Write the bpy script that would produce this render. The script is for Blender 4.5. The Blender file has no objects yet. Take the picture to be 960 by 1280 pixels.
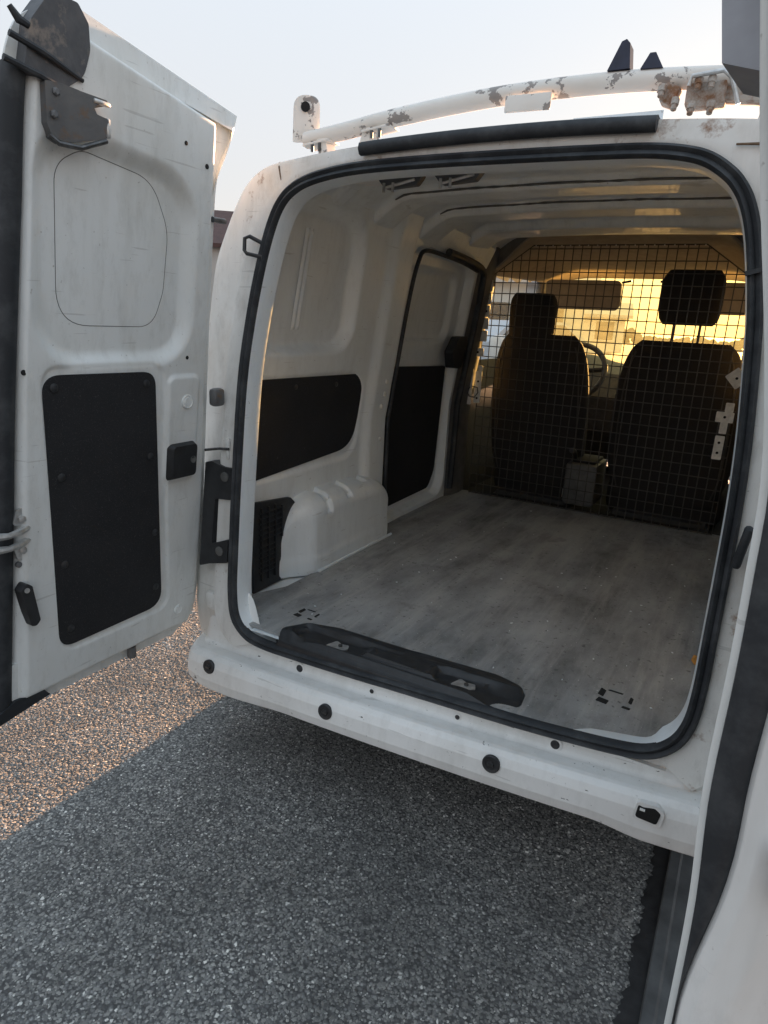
import bpy, bmesh, math, random
import numpy as np
from mathutils import Vector, Matrix
random.seed(7); rng = np.random.default_rng(7)
SC = bpy.context.scene; COL = SC.collection
R = math.radians

# ------------------------------------------------------------------ camera
cam = bpy.data.objects.new('camera', bpy.data.cameras.new('camera')); COL.objects.link(cam)
CP = Vector((0.5896, -1.3307, 1.3229)); yaw, pit, rol = .5, .2867, .0521
fw = Vector((-math.sin(yaw)*math.cos(pit), math.cos(yaw)*math.cos(pit), -math.sin(pit)))
r0 = Vector((math.cos(yaw), math.sin(yaw), 0)); u0 = r0.cross(fw)
rt = math.cos(rol)*r0 + math.sin(rol)*u0; up = math.cos(rol)*u0 - math.sin(rol)*r0
cam.matrix_world = Matrix(((rt.x, up.x, -fw.x, CP.x), (rt.y, up.y, -fw.y, CP.y), (rt.z, up.z, -fw.z, CP.z), (0, 0, 0, 1)))
cam.data.sensor_fit = 'HORIZONTAL'; cam.data.sensor_width = 36; cam.data.lens = 36*817.8/960
cam.data.clip_start = .02; cam.data.clip_end = 6000
SC.camera = cam

# ------------------------------------------------------------------ sky, sun, exposure
SUN_EL, SUN_AZ = R(5.3), R(.3)
world = bpy.data.worlds.new('World'); SC.world = world; world.use_nodes = True
wn, wl = world.node_tree.nodes, world.node_tree.links
bg = wn['Background']; bg.inputs['Strength'].default_value = .05
sky = wn.new('ShaderNodeTexSky'); sky.sky_type = 'NISHITA'; sky.sun_disc = False
sky.sun_elevation = SUN_EL; sky.sun_rotation = SUN_AZ
sky.air_density = 1.0; sky.dust_density = 1.6; sky.ozone_density = 1.5
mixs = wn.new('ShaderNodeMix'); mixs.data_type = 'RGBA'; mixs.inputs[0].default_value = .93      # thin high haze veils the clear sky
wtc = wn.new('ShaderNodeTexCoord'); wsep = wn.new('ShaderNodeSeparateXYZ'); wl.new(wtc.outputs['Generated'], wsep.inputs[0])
wr = wn.new('ShaderNodeValToRGB'); we = wr.color_ramp.elements                                       # warm near the horizon, cooler overhead, unseen zenith brightened for extra fill
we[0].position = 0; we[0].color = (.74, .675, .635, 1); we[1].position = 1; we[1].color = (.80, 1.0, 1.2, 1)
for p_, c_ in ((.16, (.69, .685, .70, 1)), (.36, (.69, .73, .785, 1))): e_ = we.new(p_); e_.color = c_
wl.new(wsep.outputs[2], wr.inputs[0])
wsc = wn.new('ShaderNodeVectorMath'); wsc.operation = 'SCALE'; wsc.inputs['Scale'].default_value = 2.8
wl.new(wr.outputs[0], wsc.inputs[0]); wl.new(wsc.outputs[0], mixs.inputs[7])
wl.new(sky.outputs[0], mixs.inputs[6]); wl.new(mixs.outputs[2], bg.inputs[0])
sl = bpy.data.lights.new('sun', 'SUN'); sl.energy = 5; sl.angle = R(.55); sl.color = (1, .57, .31)
so = bpy.data.objects.new('sun', sl); COL.objects.link(so)
sd = Vector((math.sin(SUN_AZ)*math.cos(SUN_EL), math.cos(SUN_AZ)*math.cos(SUN_EL), math.sin(SUN_EL)))
so.rotation_euler = sd.to_track_quat('Z', 'Y').to_euler()
SC.view_settings.view_transform = 'Standard'; SC.view_settings.look = 'None'
SC.view_settings.exposure = 3.08; SC.view_settings.gamma = 1
SC.render.engine = 'CYCLES'
SC.cycles.caustics_reflective = False; SC.cycles.max_bounces = 14; SC.cycles.diffuse_bounces = 9; SC.cycles.transparent_max_bounces = 16

# ------------------------------------------------------------------ materials
class NT:
    def __init__(s, name):
        s.m = bpy.data.materials.new(name); s.m.use_nodes = True
        s.n, s.l = s.m.node_tree.nodes, s.m.node_tree.links
        s.b = s.n['Principled BSDF']; s.out = s.n['Material Output']
        s.tc = s.n.new('ShaderNodeTexCoord')
    def noise(s, scale, detail=4, rough=.55, vec=None, stretch=None):
        t = s.n.new('ShaderNodeTexNoise'); t.inputs['Scale'].default_value = scale
        t.inputs['Detail'].default_value = detail; t.inputs['Roughness'].default_value = rough
        if stretch:
            mp = s.n.new('ShaderNodeMapping'); mp.inputs['Scale'].default_value = stretch
            s.l.new(s.tc.outputs['Object'], mp.inputs[0]); s.l.new(mp.outputs[0], t.inputs['Vector'])
        else: s.l.new(s.tc.outputs['Object'], t.inputs['Vector'])
        return t.outputs[0]
    def vor(s, scale, feature='F1', out=0):
        t = s.n.new('ShaderNodeTexVoronoi'); t.inputs['Scale'].default_value = scale; t.feature = feature
        s.l.new(s.tc.outputs['Object'], t.inputs['Vector']); return t.outputs[out]
    def ramp(s, src, stops):
        r = s.n.new('ShaderNodeValToRGB'); e = r.color_ramp.elements
        while len(e) < len(stops): e.new(.5)
        for k, (p, c) in enumerate(stops):
            e[k].position = p; e[k].color = (c, c, c, 1) if isinstance(c, (int, float)) else (*c, 1)
        s.l.new(src, r.inputs[0]); return r.outputs[0]
    def mix(s, f, a, b, mode='MIX'):
        m = s.n.new('ShaderNodeMix'); m.data_type = 'RGBA'; m.blend_type = mode
        for i, v in ((0, f), (6, a), (7, b)):
            if isinstance(v, bpy.types.NodeSocket): s.l.new(v, m.inputs[i])
            else: m.inputs[i].default_value = v if isinstance(v, (int, float)) else (*v, 1)
        return m.outputs[2]
    def col(s, v):
        if isinstance(v, bpy.types.NodeSocket): s.l.new(v, s.b.inputs['Base Color'])
        else: s.b.inputs['Base Color'].default_value = (*v, 1)
    def set(s, rough=.5, metal=0, coat=0, spec=.5):
        for k, v in (('Roughness', rough), ('Metallic', metal), ('Coat Weight', coat), ('Specular IOR Level', spec)):
            if isinstance(v, bpy.types.NodeSocket): s.l.new(v, s.b.inputs[k])
            else: s.b.inputs[k].default_value = v
    def bump(s, h, strength=.3, dist=.002):
        b = s.n.new('ShaderNodeBump'); b.inputs['Strength'].default_value = strength; b.inputs['Distance'].default_value = dist
        s.l.new(h, b.inputs['Height']); s.l.new(b.outputs[0], s.b.inputs['Normal'])

def plain(name, c, rough=.5, metal=0, var=.25, scale=30, bump=0, coat=0, spec=.5):
    t = NT(name); n = t.noise(scale)
    lo = tuple(x*(1-var) for x in c); hi = tuple(min(1, x*(1+var)) for x in c)
    t.col(t.ramp(n, [(.3, lo), (.7, hi)])); t.set(rough, metal, coat, spec)
    if bump: t.bump(t.noise(scale*8, 3), bump, .001)
    return t.m

def paint(name, base, dirt, dirt_amt, rust=0, rough=.36, coat=.15, chips=False):
    """old white car paint: cloudy grime, fine specks, scuffs, a little rust"""
    t = NT(name)
    cl = t.ramp(t.noise(3.2, 6, .62), [(.42, 0), (.78, dirt_amt)])
    c = t.mix(cl, base, dirt)
    streak = t.ramp(t.noise(7, 5, .6, stretch=(1.6, 1.6, .18)), [(.52, 0), (.75, dirt_amt*.8)])
    c = t.mix(streak, c, tuple(x*.8 for x in dirt))
    fine = t.ramp(t.noise(26, 8, .75, stretch=(1, 1, .35)), [(.50, 0), (.80, dirt_amt*.9)])
    c = t.mix(fine, c, tuple(x*.62 for x in dirt))
    scr = t.ramp(t.noise(70, 2, .5, stretch=(.10, .10, 1.6)), [(.70, 0), (.73, .35)])
    c = t.mix(scr, c, (.34, .33, .31))
    sp = t.ramp(t.noise(120, 3, .5), [(.70, 0), (.76, .5)])
    c = t.mix(sp, c, (.2, .18, .15))
    if rust:
        a = t.ramp(t.noise(9, 7, .7), [(.66-.08*rust, 0), (.74-.06*rust, 1)])
        c = t.mix(a, c, (.23, .11, .05))
        a2 = t.ramp(t.noise(4, 8, .7), [(.52, 0), (.8, .55)])
        c = t.mix(a2, c, (.50, .42, .33))
    if chips:
        a = t.ramp(t.noise(34, 5, .65, stretch=(.8, .8, 2.2)), [(.675, 0), (.69, 1)])
        c = t.mix(a, c, (.09, .085, .08))
    t.col(c)
    rn = t.ramp(t.noise(11, 5), [(.3, rough-.08), (.8, rough+.2)])
    t.set(rn, 0, coat)
    t.bump(t.noise(22, 3), .06, .004)
    return t.m

M = {}
M['paint'] = paint('white_paint', (.80, .80, .785), (.56, .54, .50), .42)
M['bumper'] = paint('bumper_paint', (.81, .805, .785), (.56, .54, .49), .3, rough=.4, chips=True)
M['inner'] = paint('inner_paint', (.77, .815, .835), (.54, .55, .54), .30, rough=.42)
M['door_in'] = paint('door_inner_paint', (.76, .78, .77), (.55, .54, .48), .42, rough=.36)
M['jamb'] = paint('jamb_paint', (.76, .75, .72), (.50, .47, .42), .55, rust=.6, rough=.5)
M['roofin'] = paint('roof_inner_paint', (.76, .805, .83), (.52, .53, .52), .40, rough=.5)

t = NT('black_felt')
t.col(t.mix(t.ramp(t.noise(420, 2), [(.60, 0), (.78, .8)]), t.mix(t.noise(6), (.022, .023, .025), (.040, .040, .042)), (.11, .11, .115)))
t.set(1, 0, 0, .1); t.bump(t.noise(600, 2), .6, .002); M['felt'] = t.m

t = NT('rubber')
t.col(t.mix(t.ramp(t.noise(14, 6, .7), [(.45, 0), (.8, .8)]), (.022, .025, .029), (.085, .09, .095)))
t.set(.62, 0, 0, .4); t.bump(t.noise(90, 3), .2, .001); M['rubber'] = t.m
M['plastic'] = plain('black_plastic', (.022, .023, .025), .5, 0, .3, 40, .15)
M['greyplastic'] = plain('grey_plastic', (.11, .11, .105), .6, 0, .2, 30, .15)
M['pillar'] = plain('pillar_trim', (.14, .135, .13), .65, 0, .25, 18, .15)
M['headliner'] = plain('headliner', (.34, .30, .24), .85, 0, .12, 20, .2)
M['fabric'] = plain('seat_fabric', (.040, .038, .037), .95, 0, .15, 300, .5, spec=.2)
M['seatside'] = plain('seat_side_fabric', (.08, .076, .07), .95, 0, .15, 300, .5, spec=.2)
M['wire'] = plain('wire_steel', (.075, .070, .064), .45, .5, .3, 30)
M['steel'] = plain('zinc_steel', (.55, .55, .54), .38, .7, .25, 60, .1)
M['darksteel'] = plain('dark_steel', (.12, .12, .12), .45, .8, .4, 60, .2)
M['cabfloor'] = plain('cab_carpet', (.02, .02, .02), 1, 0, .4, 60, .4)
M['bracket'] = plain('galvanised_bracket', (.72, .72, .69), .5, .1, .2, 40, .15)
M['hole'] = plain('shadow_hole', (.01, .01, .01), .9, 0, .2, 20)  # near-black colour stands for the shade inside holes and openings
M['visor'] = plain('visor_cloth', (.34, .31, .26), .9, 0, .1, 30, .2)
M['dash'] = plain('dash_plastic', (.06, .06, .06), .7, 0, .2, 40, .2)
M['navy'] = plain('navy_plastic', (.02, .025, .05), .5, 0, .2, 40)
M['tyre'] = plain('tyre_rubber', (.025, .025, .025), .9, 0, .3, 30, .3)
M['latchgrey'] = plain('blue_grey_plastic', (.30, .31, .34), .6, 0, .2, 20, .1)
M['orange'] = plain('orange_foam', (.55, .25, .05), .9, 0, .4, 60, .5)

t = NT('grimy_bracket')
t.col(t.mix(t.ramp(t.noise(28, 6, .7), [(.54, 0), (.70, .9)]), t.mix(t.noise(15), (.085, .092, .10), (.20, .20, .20)), (.20, .12, .065)))
t.set(.5, .35); t.bump(t.noise(90), .4, .002); M['grimy'] = t.m
t = NT('grimy_cap')
t.col(t.mix(t.ramp(t.noise(13, 7, .7), [(.56, 0), (.68, .9)]), t.mix(t.noise(30, 5), (.03, .034, .042), (.12, .12, .125)), (.26, .215, .18)))
t.set(.6); t.bump(t.noise(60, 5), .4, .003); M['cap'] = t.m

t = NT('peeling_rack_paint')
pe = t.ramp(t.noise(9, 6, .66), [(.558, 0), (.566, 1)])
c = t.mix(t.ramp(t.noise(5, 5), [(.4, 0), (.75, .5)]), (.77, .73, .68), (.58, .50, .42))
t.col(t.mix(pe, c, t.mix(t.noise(40), (.20, .19, .19), (.36, .31, .27))))
t.set(.5); t.bump(pe, .5, -.001); M['rack'] = t.m
t = NT('rusty_clamp')
t.col(t.mix(t.ramp(t.noise(30, 6, .7), [(.42, 0), (.6, 1)]), (.42, .38, .34), (.22, .11, .055)))
t.set(.75, .1); t.bump(t.noise(100), .5, .001); M['rust'] = t.m

t = NT('load_floor')
big = t.ramp(t.noise(3.0, 7, .66, stretch=(1.7, .8, 1)), [(.32, (.15, .150, .147)), (.50, (.28, .283, .28)), (.70, (.40, .405, .40))])
st = t.ramp(t.noise(9, 7, .72, stretch=(1.5, .13, 1)), [(.47, 0), (.66, .6)])
c = t.mix(st, big, (.44, .43, .41))
ds = t.ramp(t.noise(5.5, 7, .7), [(.58, 0), (.72, .75)])
c = t.mix(ds, c, (.15, .145, .138))
sp = t.ramp(t.noise(210, 2, .5), [(.71, 0), (.74, .85)])
c = t.mix(sp, c, (.66, .65, .62))
sk = t.ramp(t.noise(60, 4, .6), [(.62, 0), (.70, .65)])
c = t.mix(sk, c, (.06, .058, .055))
t.col(c); t.set(.82, 0, 0, .3); t.bump(t.noise(260, 3), .5, .0015); M['floor'] = t.m

t = NT('asphalt_binder')
v = t.vor(115, 'F1', 0); vc = t.vor(115, 'F1', 1)
sepn = t.n.new('ShaderNodeSeparateColor'); t.l.new(vc, sepn.inputs[0])
st = t.ramp(sepn.outputs[0], [(0, (.12, .12, .12)), (.55, (.21, .208, .203)), (.85, (.31, .305, .295)), (1, (.45, .44, .42))])
c = t.mix(t.ramp(v, [(.25, 0), (.62, 1)]), st, (.085, .084, .083))
c = t.mix(t.ramp(t.noise(1.9, 6, .62), [(.42, 0), (.70, .6)]), c, (.05, .049, .047))
t.col(c); t.set(.85, 0, 0, .3)
inv = t.n.new('ShaderNodeMath'); inv.operation = 'SUBTRACT'; inv.inputs[0].default_value = 1; t.l.new(v, inv.inputs[1])
t.bump(inv.outputs[0], .9, .005); M['asphalt'] = t.m

t = NT('stone_chip')
at = t.n.new('ShaderNodeAttribute'); at.attribute_name = 'chip'
t.col(t.ramp(at.outputs['Fac'], [(0, (.09, .09, .09)), (.40, (.20, .196, .186)), (.70, (.32, .312, .29)), (.88, (.50, .485, .45)), (1, (.75, .73, .68))]))
t.l.new(t.mix(t.ramp(t.noise(1.9, 6, .62), [(.42, 0), (.70, .75)]), t.b.inputs['Base Color'].links[0].from_socket, (.10, .097, .092)), t.b.inputs['Base Color'])
t.set(.85, 0, 0, .2); M['chip'] = t.m
M['tar'] = plain('tar_seam', (.018, .018, .019), .75, 0, .5, 30, .6)
M['gutter'] = plain('gutter_concrete', (.075, .077, .078), .8, 0, .35, 14, .5)

def glassmat(name, tint, dust, dustcol):
    t = NT(name); n, l = t.n, t.l
    tr = n.new('ShaderNodeBsdfTransparent'); tr.inputs[0].default_value = (*tint, 1)
    gl = n.new('ShaderNodeBsdfGlossy'); gl.inputs['Roughness'].default_value = .03
    m1 = n.new('ShaderNodeMixShader'); m1.inputs[0].default_value = .06; l.new(tr.outputs[0], m1.inputs[1]); l.new(gl.outputs[0], m1.inputs[2])
    tl = n.new('ShaderNodeBsdfTranslucent'); tl.inputs[0].default_value = (*dustcol, 1)
    m2 = n.new('ShaderNodeMixShader'); l.new(m1.outputs[0], m2.inputs[1]); l.new(tl.outputs[0], m2.inputs[2])
    d = t.ramp(t.noise(8, 6, .65), [(.3, dust*.7), (.8, dust*1.4)]); l.new(d, m2.inputs[0])
    l.new(m2.outputs[0], t.out.inputs[0]); return t.m
M['windscreen'] = glassmat('dusty_sunglow_windscreen', (1, .95, .48), .07, (.95, .88, .36))  # yellow tint and dust colour put the low sun's glow into the glass
M['glass'] = glassmat('side_glass', (.86, .90, .88), .04, (.8, .8, .7))

# ------------------------------------------------------------------ mesh helpers
class MB:
    def __init__(s): s.v, s.f = [], []
    def add(s, vs, fs):
        o = len(s.v); s.v += [tuple(p) for p in vs]; s.f += [tuple(i+o for i in f) for f in fs]; return s
    def box(s, c, d, rot=None, bev=0, seg=2):
        bm = bmesh.new(); bmesh.ops.create_cube(bm, size=1)
        for v in bm.verts: v.co = Vector((v.co.x*d[0], v.co.y*d[1], v.co.z*d[2]))
        if bev: bmesh.ops.bevel(bm, geom=bm.edges[:], offset=bev, segments=seg, affect='EDGES', profile=.5)
        mt = Matrix.Translation(c)
        if rot is not None: mt = mt @ (rot if isinstance(rot, Matrix) else Matrix.Rotation(rot[2], 4, 'Z') @ Matrix.Rotation(rot[1], 4, 'Y') @ Matrix.Rotation(rot[0], 4, 'X'))
        bm.verts.index_update()
        s.add([mt @ v.co for v in bm.verts], [[v.index for v in f.verts] for f in bm.faces]); bm.free(); return s
    def tube(s, pts, r, seg=10, closed=False, cap=True):
        pts = [Vector(p) for p in pts]; n = len(pts); rings = []
        rr = r if hasattr(r, '__len__') else [r]*n
        prev = None
        for i, p in enumerate(pts):
            a = pts[(i-1) % n] if (closed or i > 0) else p; b = pts[(i+1) % n] if (closed or i < n-1) else p
            tn = (b-a).normalized()
            if prev is None:
                q = Vector((0, 0, 1)) if abs(tn.z) < .9 else Vector((1, 0, 0)); nx = (q - q.dot(tn)*tn).normalized()
            else: nx = (prev - prev.dot(tn)*tn).normalized()
            prev = nx; ny = tn.cross(nx)
            rings.append([p + rr[i]*(math.cos(2*math.pi*k/seg)*nx + math.sin(2*math.pi*k/seg)*ny) for k in range(seg)])
        vs = [v for ring in rings for v in ring]; fs = []
        for i in range(n if closed else n-1):
            j = (i+1) % n
            for k in range(seg): fs.append((i*seg+k, i*seg+(k+1) % seg, j*seg+(k+1) % seg, j*seg+k))
        if not closed and cap: fs += [tuple(range(seg-1, -1, -1)), tuple((n-1)*seg+k for k in range(seg))]
        return s.add(vs, fs)
    def lathe(s, prof, c, axis, seg=20):
        ax = Vector(axis).normalized(); q = Vector((0, 0, 1)) if abs(ax.z) < .9 else Vector((1, 0, 0))
        nx = (q - q.dot(ax)*ax).normalized(); ny = ax.cross(nx); c = Vector(c); vs, fs = [], []
        for r_, h in prof: vs += [c + ax*h + r_*(math.cos(2*math.pi*k/seg)*nx + math.sin(2*math.pi*k/seg)*ny) for k in range(seg)]
        for i in range(len(prof)-1):
            for k in range(seg): fs.append((i*seg+k, i*seg+(k+1) % seg, (i+1)*seg+(k+1) % seg, (i+1)*seg+k))
        fs += [tuple(range(seg-1, -1, -1)), tuple((len(prof)-1)*seg+k for k in range(seg))]
        return s.add(vs, fs)
    def grid(s, fn, nu, nv, closed_u=False):
        vs = [fn(i/(nu if closed_u else nu-1), j/(nv-1)) for j in range(nv) for i in range(nu)]
        fs = []
        for j in range(nv-1):
            for i in range(nu if closed_u else nu-1):
                a = j*nu+i; b = j*nu+(i+1) % nu; fs.append((a, b, b+nu, a+nu))
        return s.add(vs, fs)
    def prism(s, top, bot):
        n = len(top); vs = list(top)+list(bot)
        fs = [tuple(range(n)), tuple(range(2*n-1, n-1, -1))]+[(i, i+n, (i+1) % n+n, (i+1) % n) for i in range(n)]
        return s.add(vs, fs)
    def build(s, name, mat, parent=None, ang=35, smooth=True, label=None):
        me = bpy.data.meshes.new(name); me.from_pydata(s.v, [], s.f)
        bm = bmesh.new(); bm.from_mesh(me); bmesh.ops.recalc_face_normals(bm, faces=bm.faces[:]); bm.to_mesh(me); bm.free()
        if smooth:
            me.polygons.foreach_set('use_smooth', [True]*len(me.polygons)); me.set_sharp_from_angle(angle=R(ang))
        me.materials.append(M[mat] if isinstance(mat, str) else mat)
        o = bpy.data.objects.new(name, me); COL.objects.link(o)
        if parent: o.parent = parent
        if label: o['label'] = label
        return o
def thing(name, label, cat, loc=(0, 0, 0), group=None):
    o = bpy.data.objects.new(name, None); COL.objects.link(o); o.location = loc; o['label'] = label; o['category'] = cat
    if group: o['group'] = group
    return o
def dup(o, loc, parent=None, rot=None):
    c = o.copy(); COL.objects.link(c); c.parent = parent or o.parent; c.location = loc
    if rot is not None: c.rotation_euler = rot
    return c
def smooth(a, b, x):
    t_ = min(1, max(0, (x-a)/(b-a))); return t_*t_*(3-2*t_)
def rr(y, z, y0, y1, z0, z1, r):
    cy, cz, hy, hz = (y0+y1)/2, (z0+z1)/2, (y1-y0)/2, (z1-z0)/2
    qx, qy = abs(y-cy)-hy+r, abs(z-cz)-hz+r
    return math.hypot(max(qx, 0), max(qy, 0))+min(max(qx, qy), 0)-r
def lerp(pts, x):
    if x <= pts[0][0]: return pts[0][1]
    for (a, b), (c, d) in zip(pts, pts[1:]):
        if x <= c: return b+(d-b)*(x-a)/(c-a)
    return pts[-1][1]
def slerp(pts, x):                                  # smooth (Catmull-Rom) interpolation
    if x <= pts[0][0]: return pts[0][1]
    if x >= pts[-1][0]: return pts[-1][1]
    for i in range(len(pts)-1):
        if x <= pts[i+1][0]:
            p0 = pts[max(i-1, 0)]; p1 = pts[i]; p2 = pts[i+1]; p3 = pts[min(i+2, len(pts)-1)]
            h = p2[0]-p1[0]; u = (x-p1[0])/h
            m1 = (p2[1]-p0[1])/max(p2[0]-p0[0], 1e-6)*h; m2 = (p3[1]-p1[1])/max(p3[0]-p1[0], 1e-6)*h
            return (2*u**3-3*u**2+1)*p1[1]+(u**3-2*u**2+u)*m1+(-2*u**3+3*u**2)*p2[1]+(u**3-u**2)*m2
def roundpoly(pts, radii, seg=6):
    out = []; n = len(pts)
    for i in range(n):
        p = Vector(pts[i]); a = Vector(pts[i-1])-p; b = Vector(pts[(i+1) % n])-p
        r = radii[i] if hasattr(radii, '__len__') else radii
        if r <= 0: out.append(tuple(p)); continue
        la, lb = a.length, b.length; a.normalize(); b.normalize()
        half = a.angle(b)/2; d = min(r/math.tan(half), la*.49, lb*.49)
        p1, p2 = p+a*d, p+b*d
        for k in range(seg+1):
            u = k/seg; out.append(tuple((1-u)**2*p1+2*u*(1-u)*p+u*u*p2))
    return out
def catmull(pts, sub, closed=True):
    out = []; n = len(pts); P = [Vector(p) for p in pts]
    for i in range(n if closed else n-1):
        p0, p1, p2, p3 = (P[(i-1) % n], P[i], P[(i+1) % n], P[(i+2) % n]) if closed else (P[max(i-1, 0)], P[i], P[i+1], P[min(i+2, n-1)])
        for k in range(sub):
            u = k/sub
            out.append(.5*((2*p1)+(-p0+p2)*u+(2*p0-5*p1+4*p2-p3)*u*u+(-p0+3*p1-3*p2+p3)*u**3))
    if not closed: out.append(P[-1])
    return out

# ------------------------------------------------------------------ ground
gm = MB(); gs = 900
gm.add([(-gs, -gs, 0), (gs, -gs, 0), (gs, gs, 0), (-gs, gs, 0)], [(0, 1, 2, 3)])
g = gm.build('ground', 'asphalt'); g['kind'] = 'structure'
# loose-looking stone chips bedded in the surface dressing, real stones near the van
def chips(n, x0, x1, y0, y1, s0, s1):
    c = np.column_stack([rng.uniform(x0, x1, n), rng.uniform(y0, y1, n), np.zeros(n)])
    sz = rng.uniform(s0, s1, n)*np.where(rng.random(n) < .12, 1.35, 1)
    base = np.array([[1, 0, 0], [.2, 1, 0], [-1, .1, 0], [-.1, -1, 0], [.25, .1, 1], [-.2, -.1, -.5]], float)
    k = base[None]*(1+.45*(rng.random((n, 6, 3))-.5))
    k[:, :, 0] *= sz[:, None]; k[:, :, 1] *= (sz*rng.uniform(.55, 1, n))[:, None]; k[:, :, 2] *= (sz*rng.uniform(.16, .36, n))[:, None]
    a = rng.uniform(0, 2*np.pi, n); ca, sa = np.cos(a)[:, None], np.sin(a)[:, None]
    tl = rng.normal(0, .22, (n, 2))
    k[:, :, 2] += k[:, :, 0]*tl[:, :1]*.6+k[:, :, 1]*tl[:, 1:]*.6
    v = np.stack([k[:, :, 0]*ca-k[:, :, 1]*sa, k[:, :, 0]*sa+k[:, :, 1]*ca, k[:, :, 2]], 2)+c[:, None]
    fb = np.array([[0, 1, 4], [1, 2, 4], [2, 3, 4], [3, 0, 4]])
    f = (fb[None]+6*np.arange(n)[:, None, None]).reshape(-1, 3)
    return v.reshape(-1, 3), f, np.repeat(np.clip(rng.normal(.45, .24, n), 0, 1), 6)
parts = [chips(88000, -1.35, .585, -1.0, .55, .0026, .0052), chips(60000, -2.9, .585, .0, 2.6, .0034, .0066), chips(20000, -3.2, -1.35, -1.0, 0, .0034, .0062)]
vs = np.concatenate([p[0] for p in parts]); off = np.cumsum([0]+[len(p[0]) for p in parts[:-1]])
fs = np.concatenate([p[1]+o for p, o in zip(parts, off)]); at = np.concatenate([p[2] for p in parts])
me = bpy.data.meshes.new('stone_chips'); me.vertices.add(len(vs)); me.vertices.foreach_set('co', vs.ravel().astype(np.float32))
me.loops.add(fs.size); me.loops.foreach_set('vertex_index', fs.ravel().astype(np.int32))
me.polygons.add(len(fs)); me.polygons.foreach_set('loop_start', (np.arange(len(fs))*3).astype(np.int32))
me.update(calc_edges=True)
aa = me.attributes.new('chip', 'FLOAT', 'POINT'); aa.data.foreach_set('value', at.astype(np.float32))
me.materials.append(M['chip'])
ch = bpy.data.objects.new('stone_chips', me); COL.objects.link(ch); ch['kind'] = 'stuff'
ch['label'] = 'grey stone chips bedded in the asphalt behind the van'; ch['category'] = 'gravel'
# tar seam and smooth gutter strip under the right rear corner
def ragged(x, y): return x+.004*math.sin(y*37)+.003*math.sin(y*91+1)+.003*math.sin(y*170)+.003*math.sin(y*391)
tm = MB(); N = 700
tm.grid(lambda u, v: ((ragged(.578, -2+6*u) if v < .5 else .615), -2+6*u, .0085-.006*(v < .5)), N, 2)
tm.build('tar_seam', 'tar')['kind'] = 'structure'
gm = MB(); prof = [(.614, .006), (.618, .016), (.640, .018), (.646, .010), (.70, .006), (1.0, .010)]
gm.grid(lambda u, v: (prof[round(v*5)][0], -2+6*u, prof[round(v*5)][1]), N, 6)
gm.build('gutter', 'gutter')['kind'] = 'structure'

# ------------------------------------------------------------------ the van
van = thing('white_van', 'white panel van with both rear doors open on an empty cargo bay', 'van')
def yr(z): return .1193*(z-.457) if z > .457 else 0
# opening outline (outer edge of the rubber seal) in x, z
OUT = [(-0.644, 0.538), (-0.625, 0.46), (-0.578, 0.411), (-0.514, 0.396), (-0.41, 0.396), (-0.224, 0.402), (-0.086, 0.409), (0.073, 0.416), (0.207, 0.422), (0.33, 0.43), (0.46, 0.442), (0.535, 0.458), (0.584, 0.496), (0.609, 0.551), (0.616, 0.63), (0.615, 0.76), (0.613, 0.908), (0.61, 1.02), (0.604, 1.124), (0.594, 1.231), (0.579, 1.356), (0.561, 1.454), (0.546, 1.516), (0.53, 1.56), (0.512, 1.592), (0.486, 1.621), (0.443, 1.65), (0.395, 1.665), (0.327, 1.674), (0.215, 1.678), (0.065, 1.681), (-0.122, 1.683), (-0.269, 1.682), (-0.375, 1.677), (-0.466, 1.663), (-0.523, 1.643), (-0.566, 1.608), (-0.596, 1.549), (-0.623, 1.446), (-0.646, 1.301), (-0.66, 1.129), (-0.657, 0.862), (-0.65, 0.653)]
O = catmull([(x, z) for x, z in OUT], 5)
ON = []
for i in range(len(O)):
    d = (O[(i+1) % len(O)]-O[i-1]).normalized(); ON.append(Vector((-d.y, d.x)))     # points inwards (outline runs anticlockwise)
def ring(inset, dy, sill=False):
    out = []
    for p, n in zip(O, ON):
        k = inset
        if sill: k = inset-.014*(n.y > .9)*smooth(.48, .27, p.x)*smooth(-.54, -.46, p.x)-sill*smooth(.75, .97, n.y)
        out.append((p.x+n.x*k, yr(p.y+n.y*k)+dy, p.y+n.y*k))
    return out
def band(mb, rings):
    n = len(rings[0]); vs = [v for r_ in rings for v in r_]; fs = []
    for j in range(len(rings)-1):
        for i in range(n): fs.append((j*n+i, j*n+(i+1) % n, (j+1)*n+(i+1) % n, (j+1)*n+i))
    return mb.add(vs, fs)
# rubber door seal: hollow bulb section with two ribs
prof = [(.0, .004), (.001, -.010), (.006, -.015), (.010, -.012), (.0135, -.0085), (.017, -.013), (.022, -.016), (.027, -.010), (.028, .006)]
seal = band(MB(), [ring(a, b) for a, b in prof]).build('door_seal', 'rubber', van, 50)
# white inner return of the opening
band(MB(), [ring(.012, .003), ring(.0275, .0, 1e-6), ring(.029, .010, .003), ring(.0315, .055, .016), ring(.031, .060, .018), ring(.018, .066, .018), ring(.0, .075), ring(-.03, .085), ring(-.07, .11)]).build('opening_flange', 'inner', van, 14)
# outer profile of the body at the rear corner, x(z)
PROF = [(.28, .835), (.36, .856), (.5, .858), (.9, .849), (1.1, .840), (1.34, .817), (1.45, .797), (1.53, .762), (1.6, .722), (1.65, .682), (1.685, .620), (1.70, .52), (1.711, .40), (1.72, .25), (1.7265, .1), (1.728, 0)]
OP = [(x, z) for z, x in PROF]
outer = [Vector((-x, z)) for x, z in OP]+[Vector((x, z)) for x, z in OP[-2::-1]]       # left bottom, over the roof, right bottom
outer = catmull(outer, 6, closed=False)
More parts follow.
